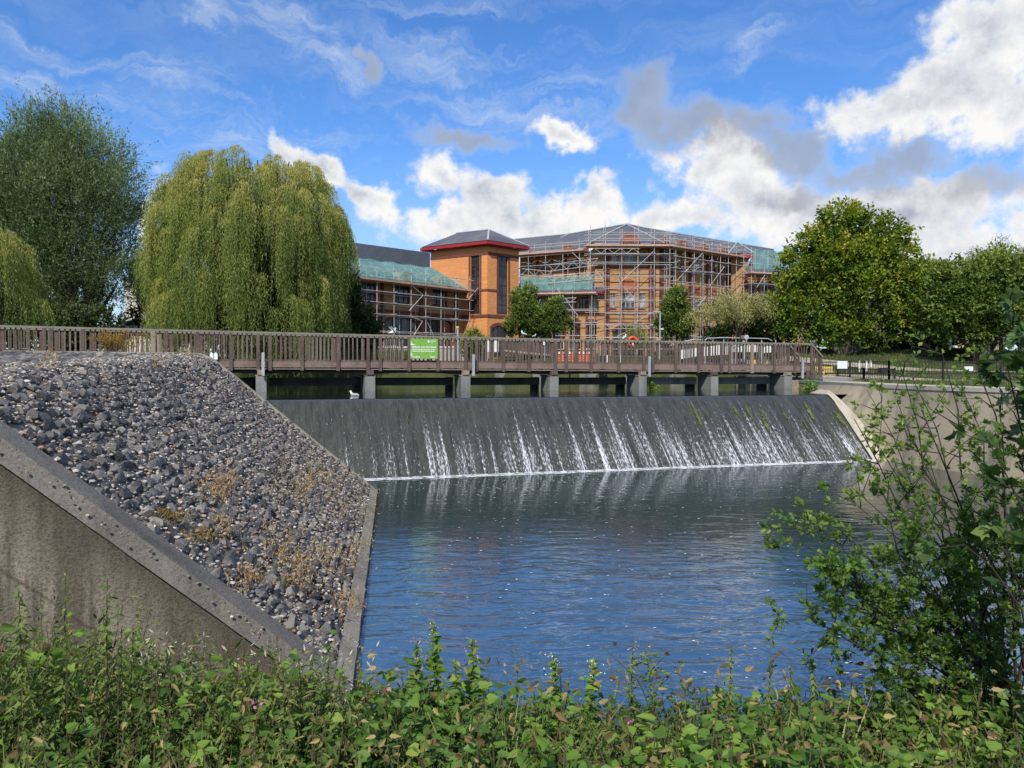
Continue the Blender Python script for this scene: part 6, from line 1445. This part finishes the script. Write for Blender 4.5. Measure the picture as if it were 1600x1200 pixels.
tall_weed(676, 972, 4.3, 'tallest broad leaved weed with a pale flower head against the water', 'leafy', 26, 1.1, (.42,.30,.24))
tall_weed(652, 1000, 4.2, 'broad leaved bindweed stem left of the tallest weed', 'leafy', 24, 1.0, (.5,.2,.34))
tall_weed(738, 998, 4.2, 'bright green bindweed climbing a pink tipped stem near the centre', 'leafy', 26, 1.0, (.55,.22,.36))
tall_weed(712, 1030, 4.0, 'lighter green leafy stem between the two tallest central weeds', 'leafy', 22, .9)
tall_weed(865, 1022, 4.1, 'leafy bindweed stem standing alone right of centre', 'leafy', 22, .9, (.65,.62,.58))
tall_weed(930, 1028, 4.1, 'leafy stem with a white bindweed bloom right of centre', 'leafy', 20, .9, (.72,.70,.68))
tall_weed(990, 998, 4.2, 'feathery bushy weed with tiny pink flowers against the water', 'bushy', 30, 1.0, (.45,.25,.30))
tall_weed(1008, 1010, 4.2, 'second feathery weed with brownish tips touching the first', 'bushy', 28, 1.0, (.40,.26,.20))
tall_weed(1142, 1010, 3.9, 'dark pointed nettle standing tall right of the feathery weeds', 'nettle', 30, .85)
tall_weed(1205, 1020, 3.8, 'thin arching nettle left of the drooping nettle', 'nettle', 26, .8)
tall_weed(1236, 1035, 3.8, 'short straight nettle between two arching nettles', 'nettle', 22, .8)
tall_weed(1268, 1030, 3.7, 'drooping brownish nettle nearest to the thorn bush', 'nettle', 28, 1.0)
tall_weed(1385, 1092, 3.5, 'bushy nettle under the lowest branches of the thorn bush', 'nettle', 24, 1.1)
tall_weed(1470, 1080, 3.3, 'nettle at the foot of the thorn bush near the right corner', 'nettle', 24, 1.1)
tall_weed(1120, 1070, 3.9, 'low leafy stem left of the dark pointed nettle', 'leafy', 20, .8)

# ------------------------------------------------------------------ thorn bush and sycamore sapling at the right
def bush(name, label, cat, root, limbs_, m_leaf, T, lsize, sub, sublen, lpt, seed, up=.1, rbase=.022, shade0=.45):
    rr = random.Random(seed); rt = Vector(root); t = empty(name, rt, label, cat); mb = MB(); P, A, S, H = [], [], [], []
    def shoot(pts, r, depth, dens, L0, tone):
        mb.tube(pts, [r*(1-.8*i/(len(pts)-1)) for i in range(len(pts))], 5 if depth else 6, False); seg = [(a, b) for a, b in zip(pts, pts[1:])]; tot = sum((b-a).length for a, b in seg)
        if depth == 0: f0 = .30
        else: f0 = .05
        n = int(tot*dens)
        for k in range(n):
            f = f0+(1-f0)*rr.random(); i = min(int(f*(len(seg))), len(seg)-1); g = f*len(seg)-i; q = seg[i][0].lerp(seg[i][1], g); d = (seg[i][1]-seg[i][0]).normalized()
            if depth < 2:
                tone = tone-(.004 if depth == 0 else 0); v = Vector((rr.gauss(0,1), rr.gauss(0,1), rr.gauss(0,1)+up)); v -= d*v.dot(d)*.8; v = (v.normalized()*.85+d*.65).normalized(); L = L0*(.35+.9*rr.random())*(1.15-f*.6); e = q+v*L+Vector((0,0,-.03*L)); md = (q+e)/2+Vector((rr.gauss(0,1), rr.gauss(0,1), rr.gauss(0,1)))*L*.06
                shoot([q, md, e], r*.42, depth+1, dens*sub, L0*.38, tone+rr.gauss(0, .06))
            if 1:
                for _ in range(lpt if depth else 2): 
                    o = Vector((rr.gauss(0,1), rr.gauss(0,1), rr.gauss(0,1)+.3)).normalized(); P.append(q+o*.008); A.append(o+d*.7+Vector((0,0,-.1))); S.append(lsize*rr.uniform(.6, 1.25)); H.append(tone+rr.gauss(0,.10))
    for (tip, r_, tone, dn) in limbs_:
        e = aY(*tip); L = (e-rt).length; pts = []
        for i in range(7):
            f = i/6; p = rt.lerp(e, f); p += Vector((rr.gauss(0,1), rr.gauss(0,1), rr.gauss(0,.6)))*L*.018*(1 if 0 < i < 6 else 0)+Vector((0,0,math.sin(f*math.pi)*L*.05)); pts.append(p)
        shoot(pts, rbase*r_, 0, dn, sublen, tone)
    mb.build('branches', M_barkd, t, True); leaves('foliage', np.array([list(p) for p in P]), np.array([list(a) for a in A]), S, T, m_leaf, t, np.clip(np.array(H)-.07, 0, 1), .35); print(name, len(P)); return t
L_thorn = leafmat('thorn_leaves', [(.018,.040,.012),(.050,.100,.022),(.10,.18,.034),(.18,.26,.05),(.27,.33,.08)], .35, nscale=3, namt=.2, rough=.4)
L_syc = leafmat('sycamore_leaves', [(.018,.040,.016),(.042,.085,.025),(.085,.15,.038),(.16,.22,.045),(.24,.24,.06)], .3, nscale=3, namt=.2, rough=.4)
HAW = ([(0,0,0),(.10,.15,.02),(.34,.30,.05),(.16,.42,.04),(.36,.62,.04),(.15,.70,.02),(0,1,-.04),(-.15,.70,.02),(-.36,.62,.04),(-.16,.42,.04),(-.34,.30,.05),(-.10,.15,.02)], [(0,1,2,3,4,5,6),(0,6,7,8,9,10,11)])
bush('thorn_bush', 'large hawthorn bush with dark thin branches reaching left over the pool at the right edge', 'bush', aY(1610, 1190, 4.3),
     [((1245,845,3.9),1,0.63,7.8),((1248,800,4.2),0.9,0.68,7.1),((1262,962,3.8),1,0.50,7.8),((1345,1040,3.8),0.8,0.43,7.8),((1355,955,4),0.9,0.46,8.5),((1300,880,4),0.9,0.58,7.8),((1380,770,4.3),1,0.63,6.6),((1335,655,4.5),1,0.74,4.5),((1375,700,4.3),0.9,0.70,6.1),((1405,565,4.6),1,0.78,3.5),((1470,545,4.5),0.9,0.76,4.2),((1395,610,4.7),0.7,0.78,4.5),((1355,610,4.7),0.7,0.80,4.5),((1425,590,4.5),0.8,0.78,5.4),((1500,600,4.5),0.8,0.68,5.9),((1270,790,4.1),0.8,0.63,6.1),((1300,905,3.9),0.8,0.58,7.1),((1440,640,4.2),1,0.68,5.4),((1520,560,4.2),1,0.68,5.4),((1560,620,4.1),1,0.53,6.5),((1460,760,4),1,0.53,7.9),((1500,860,3.9),1,0.41,7.5),((1420,860,4),1,0.48,9.0),((1440,1000,4),1,0.36,6.8),((1560,800,4),1,0.38,7.5),((1600,700,4.1),1,0.48,8.8),((1400,1080,3.9),0.8,0.36,8.5),((1640,560,4.2),1,0.58,5.9),((1520,980,3.8),1,0.33,7.5),((1330,760,4.1),0.8,0.70,5.5),((1290,720,4.4),0.6,0.74,4.2)],
     L_thorn, HAW, .033, 1.75, .44, 8, 31, up=.25, rbase=.011)
bush('sycamore_sapling', 'dark broad leaved sycamore branches crossing the right edge above the thorn bush', 'tree', aY(1700, 1150, 3.4),
     [((1560,520,3.5),1,.45,3.5),((1575,480,3.4),1,.5,4),((1600,560,3.3),1,.45,5),((1545,690,3.4),1,.35,4),((1580,760,3.3),1,.3,5),((1440,775,3.2),.7,.4,2.5),((1610,640,3.2),1,.4,5),((1570,860,3.3),1,.3,4),((1640,520,3.2),1,.45,6)],
     L_syc, LOBED, .068, 2.2, .28, 4, 8, up=.2, rbase=.010)
